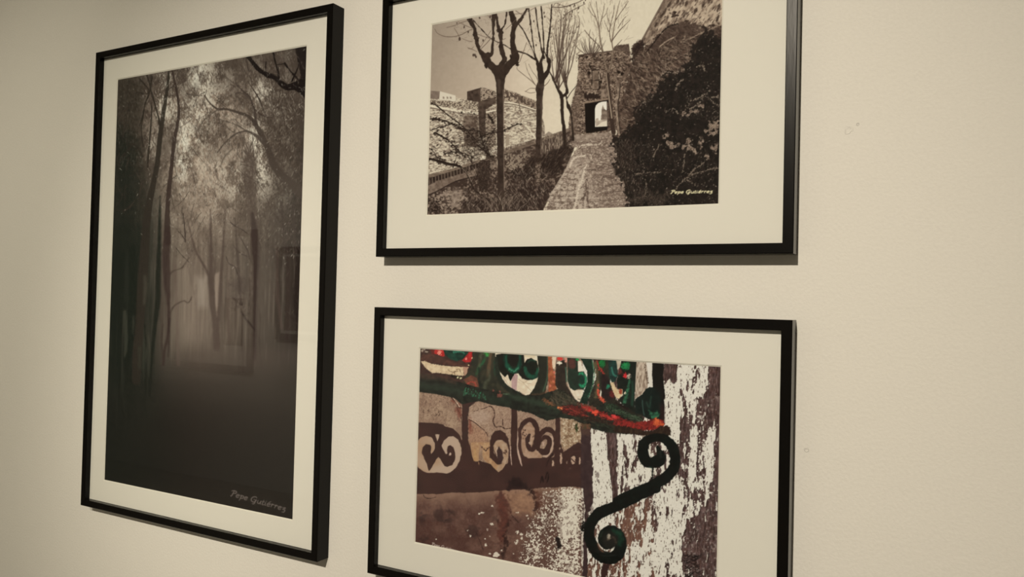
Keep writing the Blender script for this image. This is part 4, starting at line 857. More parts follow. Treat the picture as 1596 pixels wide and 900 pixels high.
    for x, y, r in ((762, 236, 8), (670, 298, 12), (640, 308, 6), (760, 405, 14), (720, 455, 5), (745, 490, 5), (535, 462, 7), (560, 515, 7), (700, 545, 7), (700, 600, 14), (740, 520, 5), (800, 690, 26), (780, 705, 12), (740, 680, 9), (850, 655, 7), (960, 685, 6), (1000, 300, 9), (985, 305, 5), (1090, 325, 7), (1100, 355, 4), (1000, 480, 14), (1035, 500, 12), (1040, 540, 12), (1000, 560, 10), (985, 580, 12), (1160, 510, 7), (1180, 580, 14), (1160, 620, 14), (1185, 640, 18), (1175, 680, 14), (1170, 715, 18), (1140, 655, 10), (1030, 720, 8), (1020, 730, 6), (240, 545, 3), (820, 690, 12)):
        c.blob(x, y, r, r*.9, (206, 190, 166), rough=1.3, rn=fine, soft=.5)
    # ---- cast shade of the scrollwork on the plaster (part of the picture)
    S1, S2 = (67, 44, 38), (58, 39, 34)
    c.frame(640, 640, 6)
    band = [(-20, 540), (60, 560), (400, 560), (640, 470), (740, 500), (980, 500), (1000, 430), (1330, 440), (1700, 440), (1700, 715), (1300, 722), (1000, 745), (800, 752), (640, 768), (500, 772), (400, 770), (250, 783), (60, 783), (-20, 783)]
    c.poly(band, S1, S2, big, rough=.7, rn=mid)
    c.poly([(-20, 112), (200, 116), (300, 132), (320, 150), (400, 168), (450, 226), (484, 290), (490, 600), (-20, 600)], S1, S2, big, rough=.6, rn=mid)
    LB = (176, 149, 124); LB2 = (158, 122, 90)
    c.poly([(40, 300), (66, 290), (100, 252), (150, 236), (200, 258), (226, 308), (226, 350), (214, 385), (192, 410), (188, 390), (196, 352), (182, 325), (142, 318), (112, 345), (106, 395), (126, 450), (150, 500), (166, 552), (174, 566), (186, 552), (215, 508), (240, 460), (262, 432), (290, 478), (318, 522), (345, 530), (390, 510), (416, 460), (416, 400), (398, 345), (372, 324), (346, 340), (338, 372), (346, 404), (328, 410), (298, 362), (290, 330), (310, 285), (350, 250), (400, 240), (446, 278), (472, 340), (476, 400), (456, 480), (422, 540), (372, 584), (320, 592), (250, 582), (160, 586), (100, 560), (40, 500)], LB, LB2, step(c.noise(20, 20, 41, 2)*.5+np.clip((700-X)/60, 0, 1)*.6, .3, .9), rough=.5, rn=mid)
    c.blob(370, 410, 12, 13, (186, 158, 134), rough=.5, rn=fine)
    c.poly([(228, 223), (270, 226), (264, 255), (250, 286)], LB, rough=.4, rn=fine)
    c.poly([(480, -60), (540, -60), (530, 60), (528, 250), (556, 330), (578, 440), (602, 480), (640, 512), (480, 560)], S1, S2, big, rough=.5, rn=mid)
    c.frame(640, 535, 6); c.poly([(440, 500), (480, 560), (500, 640), (486, 900), (540, 900), (536, 700), (548, 600), (620, 545)], (58, 42, 37), S1, mid, rough=.7, rn=fine)
    c.frame(640, 640, 6)
    c.poly([(560, 300), (760, 300), (770, 470), (820, 500), (860, 540), (822, 580), (800, 560), (750, 505), (700, 480), (676, 450), (668, 360), (650, 312), (638, 400), (636, 470), (641, 512), (628, 476), (590, 470), (574, 420)], (178, 142, 104), (156, 116, 82), mid, rough=.6, rn=mid)
    c.line([(668, 345), (700, 375), (728, 350), (745, 345)], S1, w=11, rough=.8, rn=fine)
    c.poly([(620, 470), (600, 370), (596, 470)], (196, 152, 88), soft=3, o=.5)
    c.poly([(742, 300), (752, 240), (790, 196), (840, 188), (885, 215), (915, 270), (925, 340), (938, 420), (945, 520), (900, 520), (915, 440), (918, 370), (900, 315), (860, 280), (820, 276), (790, 300), (780, 340), (775, 420), (790, 480), (740, 440)], S1, S2, mid, rough=.5, rn=mid)
    c.poly([(776, 330), (800, 285), (845, 276), (890, 312), (914, 370), (912, 440), (890, 505), (858, 552), (822, 578), (800, 555), (826, 512), (858, 500), (872, 450), (864, 390), (830, 335), (808, 340), (800, 380), (805, 424), (782, 380)], (174, 146, 118), (156, 122, 92), mid, rough=.5, rn=mid)
    c.line([(812, 350), (800, 390), (806, 425)], (180, 152, 126), w=10)
    c.poly([(740, 370), (800, 420), (830, 480), (822, 515), (790, 490), (750, 450)], S1, S2, mid, rough=.4, rn=fine)
    c.poly([(826, 336), (858, 385), (868, 450), (850, 495), (820, 512), (812, 440), (806, 380)], (66, 46, 42), (54, 38, 35), mid, rough=.5, rn=fine)
    c.line([(770, 360), (800, 415)], (72, 50, 42), w=6)
    for x, y in ((880, 400), (895, 385)): c.blob(x, y, 12, 14, (84, 58, 46), rough=1.5, rn=fine)
    # upright bars and the next pair of scrolls
    c.frame(800, 650, 6)
    c.poly([(-15, -110), (34, -110), (40, 60), (36, 300), (60, 420), (85, 470), (-30, 470)], S1, S2, big, rough=.4, rn=mid)
    LP = (182, 152, 130)
    c.line([(46, 130, 10), (40, 220, 10), (42, 310, 14), (60, 390, 18), (80, 460, 6)], LP, rough=.4, rn=fine)
    c.line([(-24, 280, 6), (-24, 360, 10), (-15, 450, 8)], LP, rough=.4, rn=fine)
    A = [(58, 150, 22), (68, 110, 34), (100, 56, 46), (150, 30, 46), (196, 56, 46), (222, 120, 42), (218, 200, 42), (202, 270, 46), (178, 308, 40), (148, 290, 44), (134, 240, 42), (140, 190, 36), (156, 166, 18)]
    c.poly([(78, 120), (140, 60), (200, 90), (206, 200), (176, 250), (190, 330), (240, 300), (260, 360), (270, 385), (140, 390), (98, 360), (80, 300)], (172, 140, 114), (150, 116, 90), mid, rough=.5, rn=mid)
    c.line(A, S1, S2, mid, rough=.6, rn=mid)
    c.line([(56, 120, 26), (62, 200, 30), (60, 290, 28), (80, 360, 30), (120, 420, 40)], S1, rough=.5, rn=mid)
    c.blob(160, 245, 14, 15, (178, 148, 122), rough=.8, rn=fine); c.line([(180, 190, 6), (192, 180, 6)], S1)
    c.poly([(335, 180), (372, 180), (384, 240), (360, 330), (310, 385), (270, 372), (330, 330), (352, 260)], (176, 146, 122), rough=.5, rn=mid)
    c.line([(232, 310, 30), (238, 240, 40), (256, 165, 46), (310, 118, 48), (366, 140, 44), (392, 200, 36), (392, 300, 36), (360, 360, 30), (320, 400, 24)], S1, S2, mid, rough=.6, rn=mid)
    c.line([(256, 320, 46), (300, 330, 60), (330, 280, 50), (335, 215, 44), (300, 190, 40), (262, 220, 30)], S1, S2, mid, rough=.6, rn=mid)
    c.poly([(274, 236), (292, 236), (293, 274), (272, 272)], (178, 148, 126), rough=.5, rn=fine)
    for k in range(14): c.blob(rnd.uniform(88, 125), rnd.uniform(120, 220), 4, 6, S1, rough=.5, rn=fine)
    c.poly([(392, -60), (434, -60), (440, 120), (442, 250), (470, 320), (440, 480), (380, 400), (396, 200)], S1, S2, mid, rough=.5, rn=mid)
    c.poly([(444, -20), (560, 20), (640, 30), (640, 245), (560, 258), (500, 308), (455, 300), (444, 200)], (166, 138, 108), (120, 92, 68), step(fine*.6+mid*.5, .4, .8), rough=.5, rn=fine)
    c.wash(c.mask([(444, -20), (640, 30), (640, 245), (500, 308), (444, 250)], 2)*step(spk, .62, .75)*.8, (200, 182, 152))
    c.poly([(580, 70), (600, 60), (604, 130), (590, 150), (578, 110)], (70, 80, 40), (48, 44, 30), fine, rough=1, rn=fine)
    c.line([(530, 20), (520, 90), (510, 170)], (110, 78, 52), w=10, soft=1.5, o=.6)
    c.poly([(440, 345), (500, 310), (560, 262), (615, 242), (650, 250), (650, 520), (380, 520), (400, 430)], S1, S2, mid, rough=1, rn=mid)
    for x, y, rx, ry in ((446, 390, 11, 50), (560, 408, 20, 36), (572, 385, 9, 16), (622, 412, 9, 34), (374, 435, 10, 26), (368, 452, 8, 12), (500, 428, 5, 8), (436, 300, 5, 10), (530, 480, 3, 4)): c.blob(x, y, rx, ry, (178, 146, 120), rough=.8, rn=fine)
    c.line([(545, 395), (575, 425)], S1, w=10)
    c.poly([(632, 90), (722, 95), (728, 300), (744, 480), (740, 640), (752, 760), (722, 870), (700, 905), (690, 1640), (640, 1640), (668, 880), (652, 668), (632, 660)], (66, 48, 45), (52, 37, 36), mid, rough=1, rn=mid)
    c.poly([(634, 110), (720, 110), (722, 170), (634, 170)], (92, 66, 52), o=.5, soft=3)
    c.line([(312, 465), (318, 430), (345, 380), (370, 350)], (40, 28, 26), w=7, rough=.8, rn=fine)
    for p in ([(255, 620), (262, 580), (270, 560), (280, 610)], [(300, 580), (320, 520), (328, 560), (318, 610)], [(300, 570), (325, 570)]): c.line(p, (28, 20, 18), w=8, rough=.8, rn=fine)
    # black stain under the scrolls
    c.poly([(-70, 680), (-40, 600), (10, 560), (70, 580), (110, 640), (180, 680), (215, 740), (235, 860), (210, 880), (195, 760), (150, 700), (80, 670), (0, 668), (-60, 690)], (30, 21, 20), (50, 34, 31), mid, rough=5, rn=mid, soft=2.5)
    c.poly([(190, 690), (250, 680), (290, 780), (270, 900), (230, 900)], (84, 50, 38), soft=5, rough=4, rn=mid, o=.7)
    # ---- wrought-iron balcony above
    GN = (34, 42, 35); GD = (27, 27, 22)
    c.frame(640, 535, 6)
    c.poly([(40, 40), (3200, 300), (3000, 900), (2300, 880), (1200, 600), (400, 420), (40, 350)], GD) if False else None
    c.poly([(60, 20), (600, 20), (600, 420), (300, 330), (60, 290)], (74, 50, 42), (54, 38, 33), mid)
    for x, y, r in ((110, 70, 13), (150, 85, 12), (125, 62, 9)): c.blob(x, y, r, r*.8, (150, 132, 112), rough=1.5, rn=fine)
    c.poly([(180, 60), (225, 62), (240, 100), (200, 110)], (96, 40, 34), rough=1.5, rn=fine)
    c.poly([(222, 62), (236, 40), (305, 45), (322, 122), (300, 128), (222, 98)], (186, 48, 44), (150, 34, 32), mid, rough=.7, rn=fine)
    c.blob(266, 90, 18, 20, (222, 130, 108), rough=2, rn=fine)
    c.poly([(482, 160), (540, 90), (585, 70), (580, 130), (555, 182), (500, 178)], (188, 48, 46), (140, 34, 32), mid, rough=.8, rn=fine)
    c.blob(520, 150, 10, 12, (222, 120, 106), rough=1, rn=fine)
    c.poly([(295, 20), (545, 20), (540, 90), (490, 150), (430, 172), (370, 150), (320, 110)], (24, 44, 36), (32, 66, 50), step(mid, .4, .9), rough=.4, rn=fine)
    c.line([(400, 85), (460, 80), (500, 95)], (58, 120, 92), w=14, soft=1.2, rough=1, rn=fine)
    c.poly([(85, 110), (220, 105), (330, 155), (440, 185), (540, 190), (548, 215), (480, 228), (340, 205), (200, 190), (98, 162)], (92, 58, 46), (62, 42, 36), mid, rough=.5, rn=fine)
    c.poly([(94, 170), (130, 168), (200, 195), (330, 215), (492, 226), (500, 308), (430, 305), (260, 280), (200, 282), (135, 228)], (214, 190, 152), (190, 162, 124), mid, rough=.6, rn=fine)
    for p in ([(350, 250), (380, 270), (440, 265)], [(380, 300), (400, 270), (415, 300)], [(430, 250), (455, 245), (470, 280)]): c.line(p, (104, 78, 58), w=4, rough=.5, rn=fine)
    c.poly([(490, 225), (540, 225), (520, 300), (500, 308)], (170, 130, 104), rough=.6, rn=fine)
    c.poly([(350, 300), (470, 310), (490, 340), (420, 330)], (32, 26, 22), rough=1.5, rn=fine)
    for x, y, r in ((440, 322, 10), (465, 330, 11), (545, 210, 6), (562, 275, 7), (548, 300, 6), (575, 140, 5)): c.blob(x, y, r, r*.8, (214, 200, 150), rough=1, rn=fine)
    c.poly([(582, 30), (800, 30), (800, 180), (822, 300), (860, 380), (920, 440), (990, 470), (940, 520), (640, 440), (490, 370), (500, 330), (560, 230), (580, 130)], (62, 56, 42), (40, 40, 32), mid, rough=.7, rn=mid)
    c.poly([(560, 300), (620, 330), (640, 420), (520, 385), (495, 345)], (120, 74, 54), (90, 56, 44), mid, rough=1, rn=mid)
    c.line([(535, 380), (560, 365), (600, 372), (612, 400)], (150, 66, 52), w=14, rough=1, rn=fine)
    for p, w, col in (([(700, 30), (705, 100), (690, 160), (650, 210), (620, 290)], 22, (44, 92, 56)), ([(760, 40), (745, 130), (735, 220), (720, 300)], 28, (104, 78, 56)), ([(700, 90), (712, 110)], 26, (70, 160, 70)), ([(665, 100), (650, 170), (640, 220)], 16, (86, 84, 60)), ([(725, 260), (735, 330), (700, 380), (690, 430)], 18, (76, 78, 58)), ([(780, 180), (790, 290)], 14, (34, 64, 46)), ([(640, 240), (640, 330), (660, 400)], 16, (32, 34, 28))):
        c.line(p, col, w=w, soft=1.6, rough=2, rn=mid, o=.75)
    # first big scroll pair
    c.poly([(786, 40), (1210, 50), (1200, 300), (1185, 380), (1130, 470), (1080, 490), (1000, 455), (900, 425), (845, 350), (810, 240), (795, 150)], (222, 204, 174), (204, 182, 150), mid, rough=.4, rn=fine)
    for p in ([(860, 310), (900, 370), (930, 420)], [(1050, 370), (1100, 420), (1130, 450)], [(1010, 340), (1060, 370), (1090, 350)], [(1090, 380), (1130, 380)]): c.line(p, (164, 140, 110), w=3)
    c.poly([(944, 320), (970, 280), (1002, 300), (990, 445), (944, 440)], (166, 132, 124), (182, 148, 138), mid)
    c.poly([(796, 110), (860, 95), (1062, 100), (1064, 200), (1090, 150), (1130, 142), (1180, 170), (1196, 240), (1190, 320), (1140, 350), (1090, 345), (1040, 330), (1005, 285), (970, 290), (950, 330), (932, 352), (905, 296), (880, 318), (840, 280), (815, 235)], (33, 30, 24), (24, 26, 21), mid, rough=.6, rn=mid)
    c.line([(890, 110, 20), (890, 170, 32), (920, 235, 44), (965, 262, 44), (1010, 225, 36), (1026, 160, 26), (1020, 110, 20)], (32, 80, 57), (26, 54, 42), step(grain, .3, .8), soft=1.4, rough=1.2, rn=fine, o=.9)
    c.line([(925, 245), (970, 262), (1005, 235)], (84, 150, 108), w=10, soft=1, rough=2, rn=fine, o=.7)
    c.blob(962, 150, 40, 60, (30, 26, 22), soft=2)
    c.line([(1070, 230, 24), (1085, 280, 34), (1130, 318, 40), (1178, 300, 36), (1190, 240, 20)], (36, 88, 62), (28, 62, 47), step(grain, .3, .8), soft=1.4, rough=1.2, rn=fine, o=.9)
    c.line([(1100, 180), (1130, 160), (1165, 170)], (40, 70, 54), w=12, soft=1.2)
    c.blob(1130, 220, 34, 52, (26, 28, 23), soft=2)
    c.line([(1082, 110), (1150, 118)], (206, 186, 150), w=44, soft=.8, rough=1, rn=fine)
    c.line([(800, 140, 26), (806, 230, 34), (835, 330, 40), (890, 410, 44), (980, 465, 40)], (42, 46, 36), (32, 34, 28), mid, rough=.5, rn=fine)
    c.frame(800, 545, 6)
    c.poly([(218, 40), (325, 40), (330, 200), (322, 300), (300, 400), (270, 440), (140, 436), (190, 370), (226, 290), (240, 180)], (48, 46, 36), (34, 34, 28), mid, rough=.5, rn=mid)
    c.line([(318, 70, 8), (322, 200, 9), (310, 300, 12), (280, 390, 14)], (70, 86, 64), soft=1.2)
    c.line([(180, 430), (250, 430), (310, 400)], (110, 72, 50), w=18, soft=2, rough=1.5, rn=fine, o=.8)
    # orange post and second lens of light
    c.poly([(325, 40), (365, 40), (372, 180), (392, 260), (405, 400), (330, 420), (326, 250)], (168, 98, 62), (128, 66, 46), mid, rough=.8, rn=fine)
    c.poly([(362, 60), (404, 66), (398, 130), (385, 190), (366, 170)], (214, 188, 156), rough=.8, rn=fine)
    for x, y, r in ((382, 215, 10), (392, 255, 9), (372, 300, 8), (345, 340, 10)): c.blob(x, y, r, r*1.2, (196, 108, 84), rough=1, rn=fine)
    c.poly([(400, 120), (500, 90), (496, 330), (560, 440), (606, 510), (450, 420), (392, 330)], (40, 34, 29), (54, 44, 36), mid, rough=.6, rn=fine)
    c.line([(490, 170), (496, 230), (498, 300)], (70, 106, 84), w=9, soft=1)
    c.blob(435, 84, 28, 22, (196, 62, 52), rough=1.5, rn=fine); c.blob(430, 125, 22, 16, (222, 204, 176), rough=1.5, rn=fine); c.blob(494, 95, 18, 30, (200, 140, 116), rough=1.5, rn=fine)
    c.poly([(498, 230), (520, 330), (570, 385), (650, 375), (656, 440), (625, 490), (606, 502), (560, 435), (515, 350)], (222, 204, 176), (204, 184, 154), mid, rough=.4, rn=fine)
    c.poly([(606, 105), (632, 110), (652, 180), (650, 212), (604, 210)], (218, 202, 176), rough=.5, rn=fine)
    c.poly([(505, 80), (600, 80), (606, 210), (660, 205), (688, 270), (684, 330), (655, 378), (600, 372), (572, 388), (530, 360), (508, 290)], (34, 40, 32), (42, 54, 42), mid, rough=.5, rn=fine)
    c.blob(548, 135, 38, 50, (96, 54, 46), (66, 44, 38), mid, soft=1.2, rough=1, rn=fine)
    c.blob(600, 92, 14, 20, (50, 130, 70), rough=1, rn=fine)
    c.line([(615, 230, 14), (640, 222, 18), (670, 250, 20), (680, 300, 22), (655, 345, 26), (625, 335, 22)], (46, 140, 92), (34, 96, 66), step(grain, .3, .8), soft=1.2, rough=1, rn=fine)
    c.blob(645, 285, 20, 34, (24, 50, 40), soft=1.5)
    c.poly([(630, 85), (735, 88), (752, 200), (745, 320), (705, 450), (690, 520), (620, 500), (660, 400), (692, 300), (690, 200)], (26, 36, 28), (34, 50, 38), mid, rough=.5, rn=mid)
    c.line([(738, 100, 8), (756, 220, 9), (742, 330, 9), (705, 440, 9)], (60, 104, 74), soft=1, rough=1, rn=fine)
    # crowded end of the balcony
    c.poly([(755, 80), (905, 90), (905, 300), (960, 470), (1000, 520), (720, 540), (700, 470), (760, 330), (775, 200)], (58, 52, 40), (36, 36, 29), mid, rough=1, rn=mid)
    c.line([(785, 110, 16), (800, 170, 20), (840, 220, 18), (850, 300, 14)], (150, 52, 42), rough=2, rn=fine)
    c.blob(832, 130, 30, 36, (34, 128, 56), (30, 84, 44), mid, rough=2, rn=fine, soft=.8)
    c.line([(772, 130), (780, 240), (790, 330), (770, 440)], (86, 76, 52), w=24, soft=1.5, rough=2, rn=mid)
    c.line([(795, 330, 10), (800, 420, 24), (830, 470, 34), (850, 510, 30)], (202, 92, 62), (160, 60, 46), mid, rough=1.6, rn=fine)
    c.poly([(818, 372), (826, 400), (818, 450), (808, 430)], (224, 208, 182))
    c.poly([(826, 225), (880, 250), (905, 310), (945, 390), (955, 470), (880, 480), (830, 440), (820, 330)], (30, 25, 23), (48, 34, 32), mid, rough=1, rn=fine)
    c.blob(885, 350, 16, 20, (44, 110, 78), rough=1.5, rn=fine); c.blob(925, 420, 22, 36, (92, 36, 34), rough=2, rn=fine)
    c.poly([(905, 310), (935, 305), (965, 365), (985, 378), (1025, 365), (1022, 420), (990, 462), (962, 450), (935, 400)], (216, 192, 152), (196, 166, 124), mid, rough=.6, rn=fine)
    c.blob(1002, 395, 14, 26, (146, 66, 46), rough=1.2, rn=fine)
    c.poly([(958, 90), (1020, 95), (985, 200), (970, 190)], (200, 186, 160), (168, 150, 124), grain, rough=.6, rn=fine)
    c.poly([(884, 90), (962, 95), (982, 240), (955, 300), (925, 308), (900, 270)], (30, 40, 36), (36, 62, 52), mid, rough=.5, rn=fine)
    c.line([(920, 170), (935, 230), (960, 250)], (60, 120, 98), w=12, soft=1.2)
    c.poly([(1018, 90), (1165, 90), (1160, 280), (1135, 400), (1140, 620), (1060, 560), (985, 480), (1030, 420), (1025, 370), (975, 360), (966, 280), (985, 210)], (32, 36, 29), (24, 26, 22), mid, rough=.6, rn=mid)
    c.blob(1050, 155, 40, 36, (36, 128, 66), (34, 80, 50), mid, rough=2.5, rn=fine, soft=.8)
    c.blob(1048, 245, 16, 22, (184, 44, 46), rough=2, rn=fine); c.blob(1082, 250, 13, 26, (170, 150, 130), rough=2, rn=fine); c.blob(1000, 205, 16, 30, (90, 44, 38), rough=2, rn=fine)
    c.line([(1085, 290, 20), (1075, 360, 20), (1060, 420, 26), (1040, 490, 30)], (58, 106, 72), (38, 70, 50), mid, soft=1.2, rough=1.5, rn=fine)
    c.blob(1045, 405, 9, 9, (214, 196, 164), rough=1, rn=fine)
    c.line([(1112, 300, 14), (1118, 400, 22), (1110, 520, 20)], (40, 66, 50), soft=1.5, o=.8)
    # wood seen through, then the dark end post with its ball
    c.frame(960, 555, 6.923)
    c.poly([(222, 60), (330, 65), (352, 330), (270, 425), (205, 465), (212, 250)], (186, 166, 142), (136, 114, 94), step(grain, .45, .8))
    c.poly([(326, 65), (396, 70), (404, 345), (340, 340), (350, 250)], (210, 198, 178))
    c.line([(315, 80), (320, 160), (345, 290)], (92, 74, 60), w=10, rough=1.5, rn=fine)
    c.poly([(394, 75), (518, 82), (518, 140), (508, 210), (522, 340), (532, 440), (518, 480), (524, 560), (522, 740), (420, 740), (400, 340), (388, 160)], (21, 19, 17), (28, 24, 21), mid, rough=.5, rn=fine)
    c.poly([(204, 470), (262, 430), (290, 410), (325, 355), (365, 336), (420, 346), (480, 400), (490, 600), (470, 700), (380, 700), (290, 650), (206, 630)], (27, 34, 29), (20, 24, 21), mid, rough=.5, rn=fine)
    c.poly([(355, 590), (400, 620), (440, 600), (470, 620), (440, 680), (385, 690)], (52, 108, 72), (34, 62, 46), step(mid, .3, .8), soft=1.5, rough=2, rn=fine)
    c.line([(285, 480), (290, 560), (305, 640)], (62, 84, 72), w=8, soft=1); c.line([(330, 500), (360, 560), (380, 440)], (40, 60, 48), w=12, soft=1.5)
    c.poly([(470, 520), (524, 540), (524, 740), (490, 740)], (46, 28, 26), soft=2, o=.7)
    # underlying dark metal so no gaps show between the posts and the rail
    c.frame(800, 545, 6)
    c.poly([(700, 505), (770, 470), (860, 500), (960, 470), (1050, 540), (1150, 600), (1210, 610), (1210, 720), (900, 620), (720, 560)], (34, 32, 26), (52, 44, 34), mid, rough=1.5, rn=fine)
    # main rail
    c.frame(640, 535, 6)
    c.poly([(60, 283), (180, 298), (330, 335), (480, 372), (620, 415), (800, 455), (960, 475), (1090, 500), (1200, 528), (1330, 545), (1330, 700), (1200, 690), (1120, 648), (1040, 630), (900, 600), (760, 578), (640, 545), (560, 555), (480, 575), (400, 512), (240, 480), (60, 455)], (42, 42, 34), (30, 30, 25), step(mid, .3, .8), rough=.4, rn=fine)
    c.poly([(60, 283), (180, 298), (330, 335), (420, 358), (420, 380), (250, 340), (60, 330)], (84, 58, 46), (58, 46, 38), mid, soft=2.5, o=.8)
    c.line([(60, 400), (400, 440), (700, 510), (1000, 570), (1300, 630)], (48, 58, 44), w=50, soft=5, o=.6)
    for k in range(46):
        x = rnd.uniform(490, 700); y = 420+(x-490)*.22+rnd.uniform(-12, 55)
        c.line([(x, y, 5), (x+rnd.uniform(-8, 10), y+rnd.uniform(4, 22), 3)], (58, 124, 84), o=.75, rough=.4, rn=fine)
    for x, y, r in ((832, 490, 22), (772, 445, 10), (835, 460, 11), (850, 480, 10)): c.blob(x, y, r, r*.9, (112, 66, 54), rough=1.5, rn=fine)
    c.line([(870, 475, 8), (1000, 490, 12), (1100, 515, 10), (1200, 545, 8)], (92, 112, 80), soft=1.2, rough=1.5, rn=fine, o=.8)
    c.frame(800, 545, 6)
    c.poly([(-30, 385), (60, 395), (100, 430), (250, 425), (420, 370), (480, 390), (620, 500), (760, 540), (860, 500), (940, 510), (1080, 590), (1200, 640), (1200, 800), (1000, 790), (860, 775), (700, 730), (560, 655), (440, 640), (320, 668), (250, 640), (170, 600), (-30, 555)], (42, 44, 35), (30, 30, 25), step(mid, .3, .8), rough=.8, rn=fine)
    c.line([(-20, 440), (150, 480), (300, 520), (420, 560)], (54, 68, 50), w=40, soft=4, o=.6)
    c.poly([(390, 380), (470, 395), (560, 450), (610, 510), (560, 540), (420, 540), (330, 470)], (66, 60, 46), (38, 38, 31), step(grain, .4, .8), rough=2, rn=fine, soft=.8)
    for k in range(80):
        x, y = rnd.uniform(340, 620), rnd.uniform(390, 540)
        if y < 380+(x-400)*.4: continue
        c.line([(x, y, 5), (x+rnd.uniform(10, 45), y+rnd.uniform(4, 26), 2)], rnd.choice([(104, 92, 70), (24, 22, 19), (84, 60, 48), (120, 104, 80)]), o=.7, sm=0)
    c.line([(290, 470, 20), (330, 500, 26), (380, 520, 14)], (140, 84, 54), soft=1.5, rough=2, rn=fine, o=.7)
    c.poly([(415, 545), (440, 535), (520, 520), (620, 530), (700, 560), (680, 640), (560, 620), (470, 600)], (96, 40, 34), (54, 32, 28), step(fine*.5+mid*.5, .35, .75), rough=2, rn=fine)
    c.blob(440, 548, 22, 14, (214, 126, 76), rough=2, rn=fine)
    c.poly([(600, 505), (700, 520), (770, 545), (800, 580), (700, 590), (650, 550)], (124, 78, 58), (84, 54, 42), mid, rough=2, rn=fine)
    for p in ([(640, 530, 14), (700, 560, 30), (760, 590, 44), (800, 600, 20)], [(780, 580, 24), (840, 610, 34), (900, 640, 40), (960, 635, 40), (1010, 650, 20)], [(960, 640, 20), (1020, 665, 28), (1080, 680, 24)], [(1120, 690, 20), (1180, 700, 26), (1220, 710, 20)]):
        c.line(p, (184, 58, 48), (128, 34, 32), step(fine*.6+mid*.4, .35, .7), rough=3, rn=fine)
    c.blob(765, 592, 24, 18, (212, 80, 56), rough=2.5, rn=fine); c.blob(945, 625, 20, 16, (206, 66, 62), rough=2, rn=fine)
    c.poly([(850, 530), (900, 498), (950, 512), (1010, 560), (1100, 600), (1210, 640), (1210, 700), (1120, 660), (1000, 620), (900, 590)], (56, 72, 50), (30, 32, 26), step(fine, .35, .7), rough=2, rn=fine, soft=.7)
    for k in range(130):
        x = rnd.uniform(850, 1200); y = 520+(x-850)*.36+rnd.uniform(-15, 60)
        c.line([(x, y, 4), (x+rnd.uniform(6, 26), y+rnd.uniform(-4, 16), 2)], rnd.choice([(92, 108, 78), (20, 22, 19), (110, 112, 88), (46, 60, 42)]), o=.75, sm=0)
    c.line([(960, 500, 10), (1020, 530, 16), (1070, 560, 12)], (32, 20, 19), rough=.6, rn=fine)
    for k in range(150):
        x = rnd.uniform(420, 1210); y = 545+(x-420)*.215+rnd.uniform(-30, 45)
        c.line([(x, y, 5), (x+rnd.uniform(10, 46), y+rnd.uniform(-4, 20), 2)], rnd.choice([(50, 26, 23), (84, 30, 27), (34, 26, 21), (206, 84, 66), (150, 46, 38), (60, 54, 38)]), o=.75, sm=0)
    c.line([(600, 625, 14), (760, 660, 26), (900, 690, 30), (1050, 730, 34), (1210, 760, 36)], (44, 30, 25), (60, 54, 40), step(grain, .5, .9), rough=2, rn=fine)
    for k in range(60):
        x = rnd.uniform(560, 1200); y = 640+(x-560)*.19+rnd.uniform(-10, 45)
        c.line([(x, y, 4), (x+rnd.uniform(20, 60), y+rnd.uniform(2, 16), 2)], rnd.choice([(84, 92, 64), (92, 62, 48), (22, 18, 16)]), o=.7, sm=0)
    c.poly([(635, 690), (720, 700), (720, 745), (640, 740)], (70, 62, 44), (98, 66, 48), mid, rough=1.5, rn=fine)
    c.frame(960, 555, 6.923)
    c.poly([(-20, 690), (60, 680), (200, 720), (330, 700), (430, 670), (520, 700), (525, 770), (430, 800), (300, 815), (150, 785), (-20, 770)], (140, 42, 36), (80, 30, 27), step(fine*.5+mid*.5, .3, .75), rough=2, rn=fine)
    c.poly([(405, 700), (440, 670), (505, 730), (520, 750), (440, 765), (400, 740)], (206, 98, 54), (160, 66, 42), mid, rough=2, rn=fine, soft=.8)
    c.poly([(-20, 745), (150, 770), (290, 805), (400, 810), (470, 760), (560, 752), (596, 800), (590, 860), (520, 870), (300, 862), (-20, 822)], (42, 29, 23), (62, 46, 32), step(grain, .5, .9), rough=1.2, rn=fine)
    # ---- the black S bracket
    c.frame(960, 660, 6.923)
    BK = (15, 15, 13); BG = (19, 23, 19)
    c.poly([(-20, 115), (330, 160), (320, 120), (-20, 95)], BK, o=.0)
    c.line([(452, 262, 36), (468, 310, 60), (490, 350, 90), (470, 400, 130), (430, 418, 130), (380, 430, 110), (330, 410, 120), (296, 350, 122), (288, 280, 118), (310, 215, 108), (360, 175, 95), (430, 155, 90), (500, 160, 96), (560, 200, 104), (610, 260, 110), (635, 340, 112), (636, 430, 112), (608, 515, 118), (540, 585, 120), (450, 640, 118), (360, 690, 116), (250, 738, 114), (130, 790, 116), (20, 850, 120)], BK, BG, mid, rough=.7, rn=mid)
    c.poly([(350, 350), (400, 330), (440, 350), (445, 320), (430, 290), (410, 330), (370, 340)], BK, o=0.)
    c.line([(360, 470), (400, 490)], (44, 62, 50), w=10, soft=1); c.line([(480, 310), (485, 370)], (44, 48, 40), w=10, soft=1.2)
    c.line([(398, 485, 18), (394, 560, 14), (390, 640, 16)], BK, rough=.8, rn=fine)
    c.line([(390, 225, 9), (382, 290, 9), (378, 330, 6)], (92, 68, 58), rough=.6, rn=fine)
    c.frame(840, 740, 5.503)
